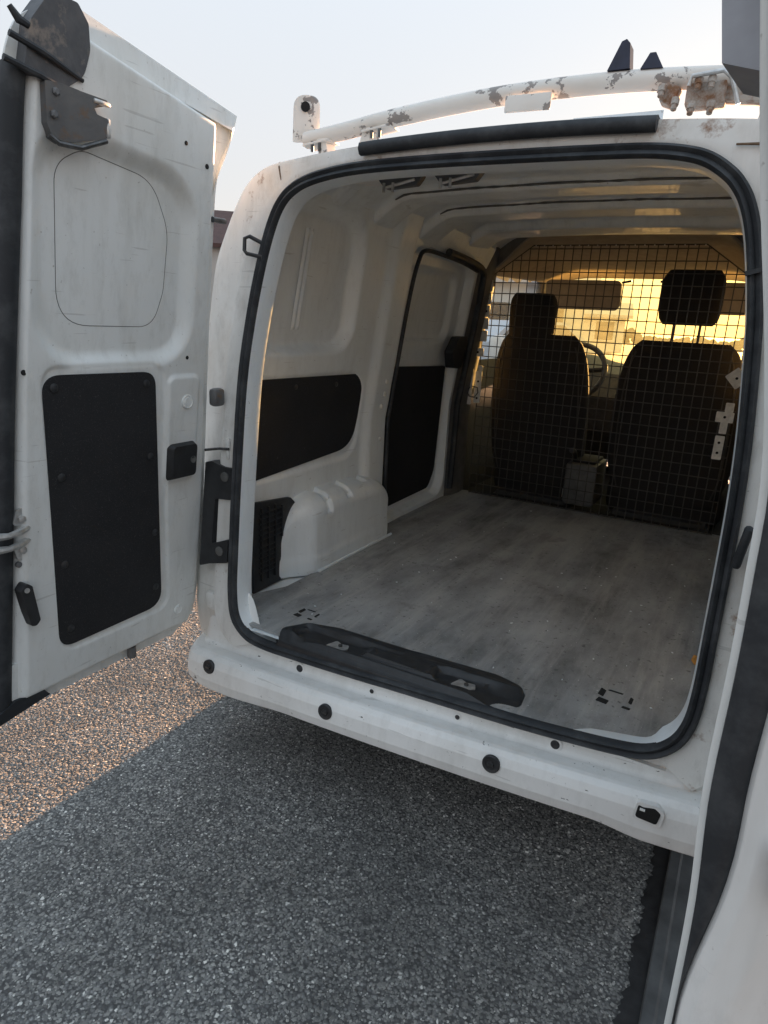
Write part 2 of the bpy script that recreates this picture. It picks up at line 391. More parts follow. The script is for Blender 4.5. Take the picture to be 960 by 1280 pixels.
# rear jamb: from the seal out to the body corner (left, top and right; the sill is its own part)
def jamb():
    pts = []
    for i, p in enumerate(O):
        c = Vector((-.01, 1.05)); 
        pts.append((p, ON[i]))
    idx = [i for i, (p, n) in enumerate(pts) if not (p.y < .46 and abs(p.x) < .54)]
    # order: start just after the bottom gap on the right, run up over the top, down on the left
    k0 = next(i for i in range(len(O)) if i in set(idx) and (i-1) % len(O) not in set(idx)); order = [(k0+j) % len(O) for j in range(len(idx))]
    def walk(poly):
        c = [0]
        for a, b in zip(poly, poly[1:]): c.append(c[-1]+(b-a).length)
        return c
    op = [O[k] for k in order]; oo = outer[::-1]; oc, uc = walk(op), walk(oo)
    near = lambda poly, q: min(range(len(poly)), key=lambda i: (poly[i]-Vector(q)).length)
    keys = [((.50, .45), (.70, .30)), ((.612, .577), (.846, .46)), ((.597, .904), (.849, .91)), ((.566, 1.327), (.817, 1.34)), ((.539, 1.495), (.782, 1.50)), ((.484, 1.61), (.66, 1.668)), ((.426, 1.647), (.50, 1.702)), ((.232, 1.672), (.25, 1.72)), ((.065, 1.677), (.06, 1.728)), ((-.101, 1.675), (-.10, 1.727)), ((-.265, 1.67), (-.28, 1.718)), ((-.398, 1.657), (-.47, 1.705)), ((-.523, 1.643), (-.635, 1.679)), ((-.612, 1.486), (-.782, 1.49)), ((-.632, 1.386), (-.805, 1.39)), ((-.660, 1.047), (-.846, 1.05)), ((-.650, .633), (-.846, .62)), ((-.642, .53), (-.842, .43)), ((-.57, .408), (-.80, .28))]
    ks = [(oc[near(op, a)], uc[near(oo, b)]) for a, b in keys]
    ks = [(-1e-6, max(0, ks[0][1]-.02))]+ks+[(oc[-1]+1e-6, uc[-1])]
    res = []
    for i, p in enumerate(op):
        d = lerp(sorted(ks), oc[i]); j = min(max(k for k in range(len(uc)) if uc[k] <= d), len(uc)-2)
        res.append((p, oo[j]+(oo[j+1]-oo[j])*((d-uc[j])/(uc[j+1]-uc[j]))))
    return res
jm = jamb(); rows = []
for f, gy in ((-.02, .0), (.12, .0), (.27, .0), (.33, .12), (.40, .24), (.74, .31), (.84, .38), (.92, .52), (.975, .78), (1.0, 1.0)):
    row = []
    for p, q in jm:
        x = p+(q-p)*f; y0 = yr(x.y); flat = smooth(.16, .07, (q-p).length)
        g_ = gy*(1-flat)+flat*max(0, (f-.75)/.25)**2
        row.append((x.x, y0+(.15-y0)*g_+(.003 if f < 0 else 0), x.y))
    rows.append(row)
n = len(jm); vs = [v for r_ in rows for v in r_]; fs = [(j*n+i, j*n+i+1, (j+1)*n+i+1, (j+1)*n+i) for j in range(len(rows)-1) for i in range(n-1)]
MB().add(vs, fs).build('rear_frame', 'jamb', van, 40)

# outer shell: the profile carried forward along the van
def zlift(y): return slerp([(.15, 0), (.4, 0), (.6, .02), (1.0, .09), (1.8, .13), (2.4, .11), (2.8, .03)], y)
def shell(u, y):
    k = u*(len(outer)-1); i = min(int(k), len(outer)-2); p = outer[i]+(outer[i+1]-outer[i])*(k-i)
    t_ = smooth(1.1, 1.70, p.y); nar = 1-.06*smooth(2.0, 2.9, y)*t_
    return (p.x*nar*(1+.01*smooth(.15, .9, y)), y+(.0 if y > .16 else 0), p.y+zlift(y)*t_)
ys = [.15, .17, .22, .3, .45, .6, .8, 1.0, 1.2, 1.4, 1.6, 1.8, 2.0, 2.06, 2.15, 2.3, 2.5, 2.65, 2.78]
nu = 121; sh = MB(); vs = [shell(i/(nu-1), y) for y in ys for i in range(nu)]; fs = []; gl = {-1: [], 1: []}
for j in range(len(ys)-1):
    for i in range(nu-1):
        q = (j*nu+i, j*nu+i+1, (j+1)*nu+i+1, (j+1)*nu+i); cx = vs[q[0]][0]; zc = sum(vs[k][2] for k in q)/4; yc = (ys[j]+ys[j+1])/2
        wa = 0.3 < yc < 1.15 and zc < .64-.0 and (yc-.76)**2+(zc-.30)**2 < .34**2
        if 2.06 < yc < 2.78 and 1.12 < zc < 1.58 and abs(cx) > .6: gl[1 if cx > 0 else -1].append(q)
        elif not wa: fs.append(q)
sh.add(vs, fs); sh.build('body_shell', 'paint', van, 40)
for s in (-1, 1): MB().add(vs, gl[s]).build('side_window', 'glass', van)
# cab front: lower sides with a window line, pillars, windscreen, bonnet, nose
def xside(z): return lerp([(.28, .80), (.36, .835), (.5, .85), (.9, .849), (1.12, .838)], z)*1.01
for s in (-1, 1):
    def side(u, v):
        y = 2.78+u*1.3; ztop = lerp([(2.78, 1.12), (3.45, 1.09), (4.08, .88)], y); z = .28+(ztop-.28)*v
        return (s*xside(z)*(1-.16*smooth(3.5, 4.1, y)), y, z)
    m = MB(); nu2, nv2 = 40, 16; vv = [side(i/(nu2-1), j/(nv2-1)) for j in range(nv2) for i in range(nu2)]; ff = []
    for j in range(nv2-1):
        for i in range(nu2-1):
            q = (j*nu2+i, j*nu2+i+1, (j+1)*nu2+i+1, (j+1)*nu2+i); yc = vv[q[0]][1]; zc = vv[q[0]][2]
            if (yc-3.48)**2+(zc-.30)**2 > .34**2: ff.append(q)
    m.add(vv, ff); m.build('front_wing', 'paint', van)
    a = [(s*.80, 3.46, 1.09), (s*.765, 3.2, 1.29), (s*.70, 2.95, 1.50), (s*.64, 2.76, 1.655)]
    MB().tube(catmull(a, 5, False), .034, 10).build('windscreen_pillar', 'pillar', van)
    # quarter glass between door window and pillar
    MB().add([(s*.79, 2.78, 1.12), (s*.80, 3.42, 1.10), (s*.70, 2.95, 1.50), (s*.66, 2.78, 1.60)], [(0, 1, 2, 3)]).build('quarter_window', 'glass', van)
    # door mirror
    MB().box((s*.945, 3.05, 1.14), (.20, .10, .23), bev=.035).build('door_mirror', 'paint', van)
    MB().lathe([(.0, -.10), (.2, -.10), (.275, -.085), (.31, -.05), (.315, 0), (.31, .05), (.275, .085), (.2, .09), (.0, .06)], (s*.775, .76, .315), (s, 0, 0), 32).build('rear_wheel', 'tyre', van)
    MB().lathe([(.0, -.10), (.2, -.10), (.275, -.085), (.31, -.05), (.315, 0), (.31, .05), (.275, .085), (.2, .09), (.0, .06)], (s*.735, 3.48, .315), (s, 0, 0), 32).build('front_wheel', 'tyre', van)
def wind(u, v):
    x = (-1+2*u)*(.79-.15*v); y = 3.50-.74*v+.10*(1-(2*u-1)**2); z = 1.09+.555*v
    return (x, y, z)
MB().grid(wind, 24, 16).build('windscreen', 'windscreen', van)
MB().grid(lambda u, v: ((-1+2*u)*(.80-.12*v), 3.44+.66*v+.10*(1-(2*u-1)**2)*(1), 1.09-.2*v**1.7+.04*(1-(2*u-1)**2)), 24, 14).build('bonnet', 'paint', van)
MB().grid(lambda u, v: ((-1+2*u)*(.70+.05*math.sin(v*3.1)), 4.08+.12*math.sin(v*2.6)+.10*(1-(2*u-1)**2), .90-.62*v), 24, 14).build('front_bumper', 'paint', van)
MB().box((0, 2.0, .27), (1.5, 3.5, .05)).build('underbody', 'plastic', van)

# rear sill (white strip under the seal) and bumper
def btilt(x): return .034*x/.65
def bp(x, z, y):                                     # bumper plan: gently bowed
    return (x, y+.022*(abs(x)/.7)**2.4, z+btilt(x))
BPR = [(.0, .432, .010), (.12, .418, .004), (.24, .400, -.002), (.28, .386, -.004), (.30, .380, -.009), (.32, .3775, -.014), (.44, .382, -.052), (.48, .380, -.062), (.53, .371, -.075), (.60, .352, -.084), (.82, .318, -.089), (.94, .294, -.085), (.98, .286, -.074), (1, .285, -.04)]
def bend(x): return .16*smooth(.735, .84, abs(x))**1.6
def bumperfn(u, v):
    x = -.815+1.63*u
    z = lerp([(a, b) for a, b, c in BPR], v); y = lerp([(a, c) for a, b, c in BPR], v)
    drop = .018*smooth(-.35, -.62, x)+.016*smooth(.44, .56, x)-.035*smooth(-.68, -.80, x)
    if z < .36: z -= drop*((.36-z)/.075)
    if v < .12: z += (.095*smooth(.50, .62, abs(x))-btilt(x)*smooth(.50, .62, abs(x)))*(1-v/.12); y += .028*smooth(.52, .60, abs(x))*(1-v/.12)
    return bp(x, z, y+bend(x))
MB().grid(bumperfn, 110, 170).build('rear_bumper', 'bumper', van, 60)
bumper = bpy.data.objects['rear_bumper']
def on_bumper(x, z, d=0): 
    y = lerp([(.29, -.085), (.318, -.089), (.352, -.084), (.371, -.075)], z)
    p = bp(x, z, y+bend(x)); return (p[0], p[1]-d, p[2])
for x, z in ((-.660, .352), (-.235, .345), (.220, .352)):
    c = on_bumper(x, z, .0005)
    pl = MB().lathe([(.021, -.003), (.021, .003), (.019, .005), (.013, .004), (.012, .0025), (.008, .0025), (.007, .005), (.0, .006)], c, (0, -1, .12), 24).build('sensor_plug', 'plastic', bumper)
    MB().box((c[0], c[1]-.0062, c[2]), (.014, .003, .006)).build('screw_slot', 'darksteel', pl)
c = on_bumper(.556, .350, .001)
rp = roundpoly([(-.030, -.022), (.026, -.024), (.030, .012), (.014, .024), (-.024, .020)], .010)
pr2 = roundpoly([(-.024, -.015), (.018, -.017), (.023, .010), (.010, .018), (-.012, .012), (-.021, .014)], .007)
def plate(poly, c, d0, d1, sc=1): 
    return [(c[0]+a*sc, c[1]-d0, c[2]+b*sc) for a, b in poly], [(c[0]+a*sc, c[1]-d1, c[2]+b*sc) for a, b in poly]
tr = MB().prism(*plate(rp, c, .0035, -.01)).build('towing_eye_recess', 'bumper', bumper)
MB().prism(*plate(pr2, c, .0055, .0)).build('towing_eye_hole', 'hole', tr)
MB().box((c[0]-.012, c[1]-.007, c[2]+.008), (.010, .004, .004)).build('broken_clip', 'bumper', tr)
for x, z, rad in ((-.38, .392, .0105), (-.143, .392, .006), (.10, .392, .006), (.339, .395, .0105), (-.70, .470, .010)):
    p = bp(x, z, -.004)
    if x == -.70: p = (-.70, .035, .468)
    b_ = MB().lathe([(rad, .0), (rad, .003), (rad*.7, .005), (rad*.4, .004), (0, .004)], p, (0, -1, .1), 16).build('sill_bolt', 'plastic', van)
    MB().lathe([(rad*1.5, 0), (rad*1.5, .0012), (rad*1.2, .002), (0, .002)], p, (0, -1, .1), 16).build('bolt_washer', 'bumper', b_)

# ------------------------------------------------------------------ interior: floor
FZ = .447
mat_out = [(-.645, .035), (-.60, .016), (-.40, .012), (.30, .012), (.36, .018), (.46, .036), (.535, .080), (.572, .15), (.585, .30), (.60, .5), (.66, 1.0), (.66, 1.93), (-.72, 1.93), (-.75, 1.6), (-.73, 1.05), (-.66, .98), (-.66, .30), (-.70, .2), (-.70, .09)]
MB().prism([(x+.002*math.sin(i*2.1), y, FZ) for i, (x, y) in enumerate(roundpoly(mat_out, .01, 3))], [(x, y, FZ-.006) for x, y in roundpoly(mat_out, .01, 3)]).build('floor_mat', 'floor', van)
MB().box((0, 1.0, .425), (1.44, 1.88, .02)).build('floor_pan', 'inner', van)
MB().grid(lambda u, v: (-.56+1.13*u, .0+.07*v, .4385+.001*math.sin(u*9)), 30, 3).build('sill_plate', 'inner', van)
floor = bpy.data.objects['floor_mat']
# black sill trim with two latch wells
tp = roundpoly([(-.462, -.006), (-.478, .035), (-.43, .095), (-.34, .125), (-.10, .125), (-.04, .130), (.16, .138), (.228, .118), (.246, .06), (.242, -.006)], [.0, .03, .04, .06, .02, .02, .06, .03, .02, 0], 5)
def inpoly(x, y, P):
    c = False; j = len(P)-1
    for i in range(len(P)):
        if (P[i][1] > y) != (P[j][1] > y) and x < (P[j][0]-P[i][0])*(y-P[i][1])/(P[j][1]-P[i][1])+P[i][0]: c = not c
        j = i
    return c
cx_, cy_ = -.11, .05
tm = MB()
def trimf(u, v):                                    # concentric sheet from the outline to the middle
    k = u*len(tp); i = int(k) % len(tp); a = tp[i]
    x = cx_+(a[0]-cx_)*(1-v); y = cy_+(a[1]-cy_)*(1-v)
    z = FZ-.004+.019*smooth(0, .035, v)-.022*smooth(.028, -.006, y)
    for wx in (-.31, .125):
        d = rr(x, y, wx-.125, wx+.125, .018, .095, .035)
        z -= .0125*smooth(.004, -.016, d); z += .003*smooth(.012, .003, abs(d-.004))
    z += .006*smooth(.02, .0, abs(rr(x, y, -.43, .21, .012, .115, .05)))*0
    return (x, y, z)
tm.grid(trimf, len(tp), 70, closed_u=True); 
tr = tm.build('sill_trim', 'plastic', van, 40)
MB().add([(x, y, FZ-.012) for x, y in tp], [tuple(range(len(tp)))]).build('trim_underside', 'plastic', tr)
for wx, wy in ((-.285, .045), (.085, .055)):
    pp = roundpoly([(-.030, -.018), (.02, -.02), (.034, -.004), (.026, .016), (.004, .012), (-.016, .022)], .006)
    b = MB().prism([(wx+a, wy+c, FZ+.006) for a, c in pp], [(wx+a, wy+c, FZ-.002) for a, c in pp]).build('latch_plate', 'steel', tr)
    MB().lathe([(.006, 0), (.006, .004), (0, .004)], (wx+.008, wy, FZ+.006), (0, 0, 1), 12).build('latch_bolt', 'darksteel', b)
# dark patches on the mat stand for torn cut-outs over the lashing points
for cx, cy, sc in ((.426, .215, 1.35), (-.475, .165, 1.1)):
    for k, (dx, dy, w, h) in enumerate(((-.026, .012, .012, .030), (.026, .010, .007, .026), (-.020, -.018, .022, .018), (.022, -.020, .016, .008), (-.004, .026, .030, .005))):
        q = roundpoly([(-w, -h*.7), (w*.8, -h), (w, h*.6), (-w*.7, h)], .003, 2); a_ = .3*k
        q = [(cx+sc*(dx+x*.5), cy+sc*(dy+y*.5)) for x, y in q]
        MB().prism([(x, y, FZ+.0012) for x, y in q], [(x, y, FZ-.003) for x, y in q]).build('mat_tear', 'hole', floor)
# bits of paint and litter on the mat
fl = MB()
for k in range(60):
    x, y = rng.uniform(-.6, .56), abs(rng.normal(.7, .5))
    if y < .16 or y > 1.9: continue
    s = rng.uniform(.0009, .0030)*(1.6 if rng.random() < .12 else 1); a = rng.uniform(0, 3.1)
    q = [(math.cos(a+b)*s*w, math.sin(a+b)*s*w) for b, w in ((0, 1.6), (1.3, .7), (2.9, 1.3), (4.5, .8))]
    fl.prism([(x+c, y+d, FZ+.0022) for c, d in q], [(x+c, y+d, FZ+.0002) for c, d in q])
f_ = fl.build('paint_flakes', 'inner'); f_['kind'] = 'stuff'; f_['label'] = 'white paint flakes and litter scattered on the grey load floor'; f_['category'] = 'litter'

# ------------------------------------------------------------------ interior: side walls
def wallx(y, z):
    x = -.738+.14*max(0, z-.93)
    x += .55*max(0, z-1.60)**1.4
    c = 0
    c -= .044*smooth(.010, -.030, rr(y, z, .02, .715, 1.205, 1.645, .10))          # upper rear recess
    c -= .010*smooth(.004, -.010, rr(y, z, .02, .85, .80, 1.13, .10))              # felt panel rebate
    p = smooth(.86, .92, y)*smooth(1.05, 1.03, y); c += .022*p                      # pillar
    sd_ = rr(y, z, 1.055, 1.715, .47, 1.60, .09)
    c -= .042*smooth(.003, -.012, sd_)                                              # sliding door aperture
    c -= .026*smooth(.008, -.022, rr(y, z, 1.10, 1.625, 1.235, 1.535, .07))          # its window recess
    c += .012*smooth(.0, .012, -rr(y, z, 1.06, 1.70, .48, .56, .02))*0
    return x+c
def ly(u, v):
    y0 = .10+.13*max(0, .42+1.27*v-.95); return y0+(1.82-y0)*u
def liner(s):
    n1, n2 = (240, 170) if s < 0 else (110, 80)
    m = MB(); m.grid(lambda u, v: (wallx(ly(u, v), .42+1.27*v), ly(u, v), .42+1.27*v), n1, n2)
    return m.build('side_wall', 'inner', van, 60)
wl_ = liner(-1)
m = MB(); m.grid(lambda u, v: (.02-wallx(ly(u, v), .42+1.27*v), ly(u, v), .42+1.27*v), 110, 80); wr_ = m.build('side_wall', 'inner', van, 60)
# stiffening strips in the recesses
def strip(y0, z0, y1, z1, par, w=.016):
    m = MB()
    def fn(u, v):
        y = y0+(y1-y0)*v+(u-.5)*w; z = z0+(z1-z0)*v
        return (wallx(y, z)+.003+.007*math.sin(math.pi*u)*(1 if True else 0)*smooth(0, .03, v)*smooth(1, .97, v), y, z)
    m.grid(fn, 9, 30); return m.build('stiffening_rib', 'inner', par)
strip(.455, 1.578, .435, 1.275, wl_, .020); strip(.432, 1.578, .412, 1.275, wl_, .020)
strip(1.180, 1.51, 1.155, 1.26, wl_, .020); strip(1.158, 1.51, 1.133, 1.26, wl_, .018)
# felt panels
def feltpanel(poly, par, off=.006):
    m = MB(); cy = sum(p[0] for p in poly)/len(poly); cz = sum(p[1] for p in poly)/len(poly)
    fx = lambda y, z: -.742+.14*max(0, z-.93)+off
    m.prism([(fx(y, z), y, z) for y, z in poly], [(fx(y, z)-.02, y, z) for y, z in poly])
    return m.build('felt_panel', 'felt', par)
f1 = feltpanel(roundpoly([(.20, .805), (.20, 1.128), (.846, 1.120), (.850, .842)], [0, 0, .03, .15], 12), wl_, -.001)
f2 = feltpanel(roundpoly([(1.075, .505), (1.068, 1.135), (1.655, 1.118), (1.665, .60), (1.60, .515)], [.02, .05, .02, .10, .06], 6), wl_, -.026)
def studs(spots, par, off):
    for y, z in spots:
        MB().lathe([(.009, 0), (.009, .002), (.006, .0035), (0, .004)], (-.742+.14*max(0, z-.93)+off, y, z), (1, 0, 0), 12).build('panel_stud', 'plastic', par)
studs([(.42, 1.095), (.66, 1.09), (.50, .88), (.35, .87), (.74, .93), (.30, 1.0)], f1, 0)
# sliding door seal
sdp = [(1.06, .50), (1.052, .8), (1.05, 1.2), (1.055, 1.42), (1.075, 1.54), (1.12, 1.585), (1.30, 1.585), (1.50, 1.575), (1.68, 1.555)]
MB().tube([(wallx(y, z)*0-.716+.14*max(0, z-.93)+.55*max(0, z-1.6)**1.4, y, z) for y, z in catmull(sdp, 6, False)], .0085, 8).build('sliding_door_seal', 'rubber', van)
MB().tube([(-.700+.14*max(0, z-.93), y, z) for y, z in catmull([(1.30, 1.598), (1.5, 1.588), (1.70, 1.56), (1.735, 1.48), (1.74, 1.2), (1.735, .8), (1.72, .5)], 6, False)], .016, 8).build('sliding_door_seal', 'rubber', van)
# lock cover on the sliding door's front edge
lc = roundpoly([(1.55, 1.19), (1.60, 1.26), (1.69, 1.262), (1.70, 1.16), (1.68, 1.11), (1.60, 1.115)], .02, 4)
MB().prism([(-.70+.14*(z-.93), y, z) for y, z in lc], [(-.745+.14*(z-.93), y, z) for y, z in lc]).build('lock_cover', 'plastic', van)
# bolts on the pillar
for y, z in ((.985, 1.085), (.985, 1.035), (.975, .985), (.99, .85)):
    MB().lathe([(.010, 0), (.010, .005), (.006, .008), (0, .008)], (wallx(y, z)-.002, y, z), (1, 0, 0), 8).build('pillar_bolt', 'bracket', wl_)
# roof rail boxes above the sliding door
MB().prism([(-.625, 1.04, 1.79), (-.60, 1.04, 1.70), (-.645, 1.04, 1.615), (-.70, 1.04, 1.60)], [(-.60, 1.78, 1.79), (-.585, 1.78, 1.66), (-.625, 1.78, 1.575), (-.70, 1.78, 1.56)]).build('roof_rail', 'inner', van)
# wheel arches
def arch(xi, xw, name='wheel_arch'):
    s = 1 if xi > xw else -1; m = MB()
    def hz(y):                                       # height and inward reach along the arch
        return slerp([(.335, .03), (.350, .13), (.375, .20), (.41, .248), (.46, .270), (.56, .278), (.75, .274), (.90, .262), (.965, .235), (1.005, .18), (1.03, .06)], y)
    def reach(y): return (.12*smooth(.33, .345, y)+.88*smooth(.335, .47, y))*(1-.45*smooth(.965, 1.035, y))
    def fn(u, v):
        y = .332+.70*u; h = hz(y); x_in = xw+(xi-xw)*reach(y)
        r = min(.07, h*.45, abs(x_in-xw)*.8+.001)
        # path: up the face, round the corner, over the top to the wall
        if v < .45: x, z = x_in, (h-r)*v/.45
        elif v < .75:
            a = (v-.45)/.30*math.pi/2; x, z = x_in-s*r*(1-math.cos(a)), h-r+r*math.sin(a)
        else: x, z = (x_in-s*r)+(xw-s*.02-(x_in-s*r))*(v-.75)/.25, h+.01*(v-.75)/.25
        # pressed ribs over the shoulder
        for yc, lo in ((.545, .16), (.685, .19), (.835, .24)):
            e = smooth(.020, .013, abs(y-yc))*smooth(lo/.36-.02, lo/.36+.04, v)*smooth(.95, .88, v)
            if v < .6: x -= s*.014*e
            if v > .45: z -= .013*e
        for yc in (.262, .285):
            pass
        x += s*.004*smooth(.08, .05, z)*smooth(.0, .02, z)
        return (x, y, FZ-.005+z)
    m.grid(fn, 170, 60); a_ = m.build(name, 'inner', van, 60)
    return a_
wa = arch(-.652, -.735); wb = arch(.592, .74)
# weld flange round the arch foot
MB().tube([(-.645, y, FZ+.004) for y in (.47, .6, .8, 1.0)], .006, 6).build('arch_flange', 'inner', wa)
MB().tube([(.588, y, FZ+.004) for y in (.40, .6, .9, 1.2)], .003, 6).build('arch_flange', 'rubber', wb)
MB().box((.582, .53, FZ+.012), (.014, .03, .02), bev=.004, rot=(0, .3, .4)).build('foam_scrap', 'orange', wb)
# air vent grille left of the arch
vp = roundpoly([(.21, .435), (.21, .745), (.40, .725), (.43, .70), (.425, .62), (.372, .53), (.365, .438)], [0, 0, .02, .03, .03, .05, .01], 4)
VX = -.722
MB().prism([(VX, y, z) for y, z in vp], [(VX-.01, y, z) for y, z in vp]).build('vent_panel', 'plastic', van)
vent = bpy.data.objects['vent_panel']
for zz in (.705, .59):
    for k in range(6):
        z = zz-.018*k
        w = .125 if z > .66 else (.11 if z > .6 else .085)
        o = MB().box((VX+.001, .235+w/2, z), (.010, w, .004), rot=(0, .5, 0)).build('vent_slat', 'plastic', vent)
for y in (.245, .28, .315, .35):
    MB().box((VX+.003, y, .595 if y < .33 else .655), (.010, .005, .25 if y < .33 else .11)).build('vent_bar', 'plastic', vent)
# B pillar trim in front of the sliding door
def bpil(s):
    pr = [(1.735, -.735), (1.76, -.722), (1.80, -.710), (1.86, -.704), (1.93, -.708), (1.95, -.78)]
    MB().grid(lambda u, v: (s*-(pr[round(u*5)][1]+.13*max(0, (.44+1.25*v)-.93)), pr[round(u*5)][0], .44+1.25*v), 6, 20).build('centre_pillar', 'pillar', van, 60)
bpil(-1)
MB().grid(lambda u, v: (.02-([-.722, -.700, -.672, -.655, -.665, -.76][round(u*5)]+.13*max(0, (.44+1.25*v)-.93))-.09, [1.735, 1.76, 1.80, 1.86, 1.93, 1.95][round(u*5)], .44+1.25*v), 6, 20).build('centre_pillar', 'pillar', van, 60)

# ------------------------------------------------------------------ interior: roof
def roofz(x, y):
    crown = .030*(1-(x/.68)**2)-.0
    z = 1.725+crown*.6
    for c, w, d in ((.245, .10, .030), (.50, .035, .012), (.80, .075, .030), (1.16, .085, .034), (1.60, .11, .036)):
        z -= d*smooth(w+.012, w-.012, abs(y-c))
    z -= .09*smooth(.50, .70, abs(x))
    z -= .035*smooth(.24, .17, y)
    return z
rm = MB().grid(lambda u, v: (-.69+1.36*u, .175+1.735*v, roofz(-.69+1.36*u, .175+1.735*v)), 60, 260).build('roof_lining', 'roofin', van, 50)
# sealant smears and bow joints
for y in (.875, .725, 1.07, 1.25):
    pts = [(x, y+.002*math.sin(x*23+y*7), roofz(x, y)-.003) for x in np.linspace(-.55, .55, 40)]
    MB().tube(pts, [.0022+.0018*abs(math.sin(k*1.7)) for k in range(40)], 6).build('sealant_bead', 'greyplastic', rm)
# door-hold brackets on the header
for cx in (-.355, -.185):
    y = .40; z0 = roofz(cx, y)-.042; MB().box((cx, y, z0+.022), (.10, .018, .05), bev=.003).build('bracket_stem', 'grimy', rm)
    bp_ = roundpoly([(-.075, 0), (.075, 0), (.05, -.028), (-.045, -.034)], .008, 3)
    b = MB().prism([(cx+a, y-.012, z0+c+.004) for a, c in bp_], [(cx+a, y+.012, z0+c+.004) for a, c in bp_]).build('header_bracket', 'grimy', rm)
    MB().tube([(cx-.045, y-.02, z0-.030), (cx-.01, y-.022, z0-.024), (cx+.05, y-.02, z0-.012)], .004, 8).build('bracket_rod', 'steel', b)
    for a in (-.04, -.012): MB().tube([(cx+a, y-.026, z0-.018), (cx+a, y-.026, z0-.042)], .004, 8).build('bracket_bolt', 'steel', b)
MB().prism([(.15, .22, roofz(.15, .22)-.002), (.33, .22, roofz(.33, .22)-.002), (.32, .25, roofz(.32, .25)-.004), (.16, .25, roofz(.16, .25)-.004)], [(.15, .22, 1.75), (.33, .22, 1.75), (.32, .25, 1.75), (.16, .25, 1.75)]).build('header_plate', 'roofin', rm)
# cab headliner with its arched rear edge
def hl(u, v):
    y = 1.90+.90*v; a = -1+2*u; hw = .645-.02*v
    top = 1.742-.13*v; sidez = 1.56+.02*v
    k = abs(a); z = top-(top-sidez)*smooth(.58, 1.0, k)
    return (a*hw-.04*(1-v), y, z)
hlo = MB().grid(hl, 60, 24).build('headliner', 'headliner', van, 60)
hd = []
for i in range(61):
    a = -1+2*i/60; p = hl(i/60, 0); hd.append(p)
m = MB(); vs = hd+[(x*1.06, 1.905, 1.80) for x, y, z in hd]; m.add(vs, [(i, i+1, 61+i+1, 61+i) for i in range(60)]); m.build('roof_header', 'pillar', van)
MB().tube(hd, .006, 6).build('header_piping', 'headliner', hlo)
# cab door cards, floor, dashboard
for s in (-1, 1):
    MB().grid(lambda u, v: (s*(.80-.02*math.sin(v*3)), 1.93+1.55*u, .35+.78*v), 12, 8).build('door_card', 'dash', van)
MB().box((0, 2.7, .36), (1.56, 1.62, .05)).build('cab_floor', 'cabfloor', van)
MB().box((-.03, 1.955, .405), (1.3, .09, .075), bev=.01).build('cab_step', 'cabfloor', van)
def dashf(u, v):
    pr = [(3.60, .42), (3.15, .50), (3.02, .70), (2.98, .92), (3.05, 1.06), (3.20, 1.115), (3.42, 1.12), (3.56, 1.10)]
    k = v*7; i = min(int(k), 6); a = k-i; y = pr[i][0]*(1-a)+pr[i+1][0]*a; z = pr[i][1]*(1-a)+pr[i+1][1]*a
    x = -.78+1.56*u; z += .05*math.exp(-((x+.42)/.16)**2)*smooth(.5, .75, v); return (x, y, z)
dash = MB().grid(dashf, 50, 36).build('dashboard', 'dash', van)
MB().box((.0, 2.99, .96), (.22, .05, .20), rot=(.3, 0, 0), bev=.015).build('radio_console', 'greyplastic', dash)
SWC = Vector((-.40, 2.80, 1.075)); nrm = Vector((0, -.85, .52)).normalized(); ax1 = Vector((1, 0, 0)); ax2 = nrm.cross(ax1)
sw = MB().tube([SWC+.185*(math.cos(a)*ax1+math.sin(a)*ax2) for a in np.linspace(0, 2*math.pi, 40, endpoint=False)], .016, 10, closed=True).build('steering_wheel', 'plastic', van)
m = MB().lathe([(.0, -.02), (.07, -.02), (.075, .01), (.0, .02)], SWC, nrm, 20)
for a in (.15, math.pi-.15, -1.57): m.tube([SWC, SWC+.18*(math.cos(a)*ax1+math.sin(a)*ax2)], .016, 8)
m.build('wheel_hub', 'plastic', sw); MB().tube([SWC, SWC-nrm*.30], .035, 10).build('steering_column', 'dash', sw)

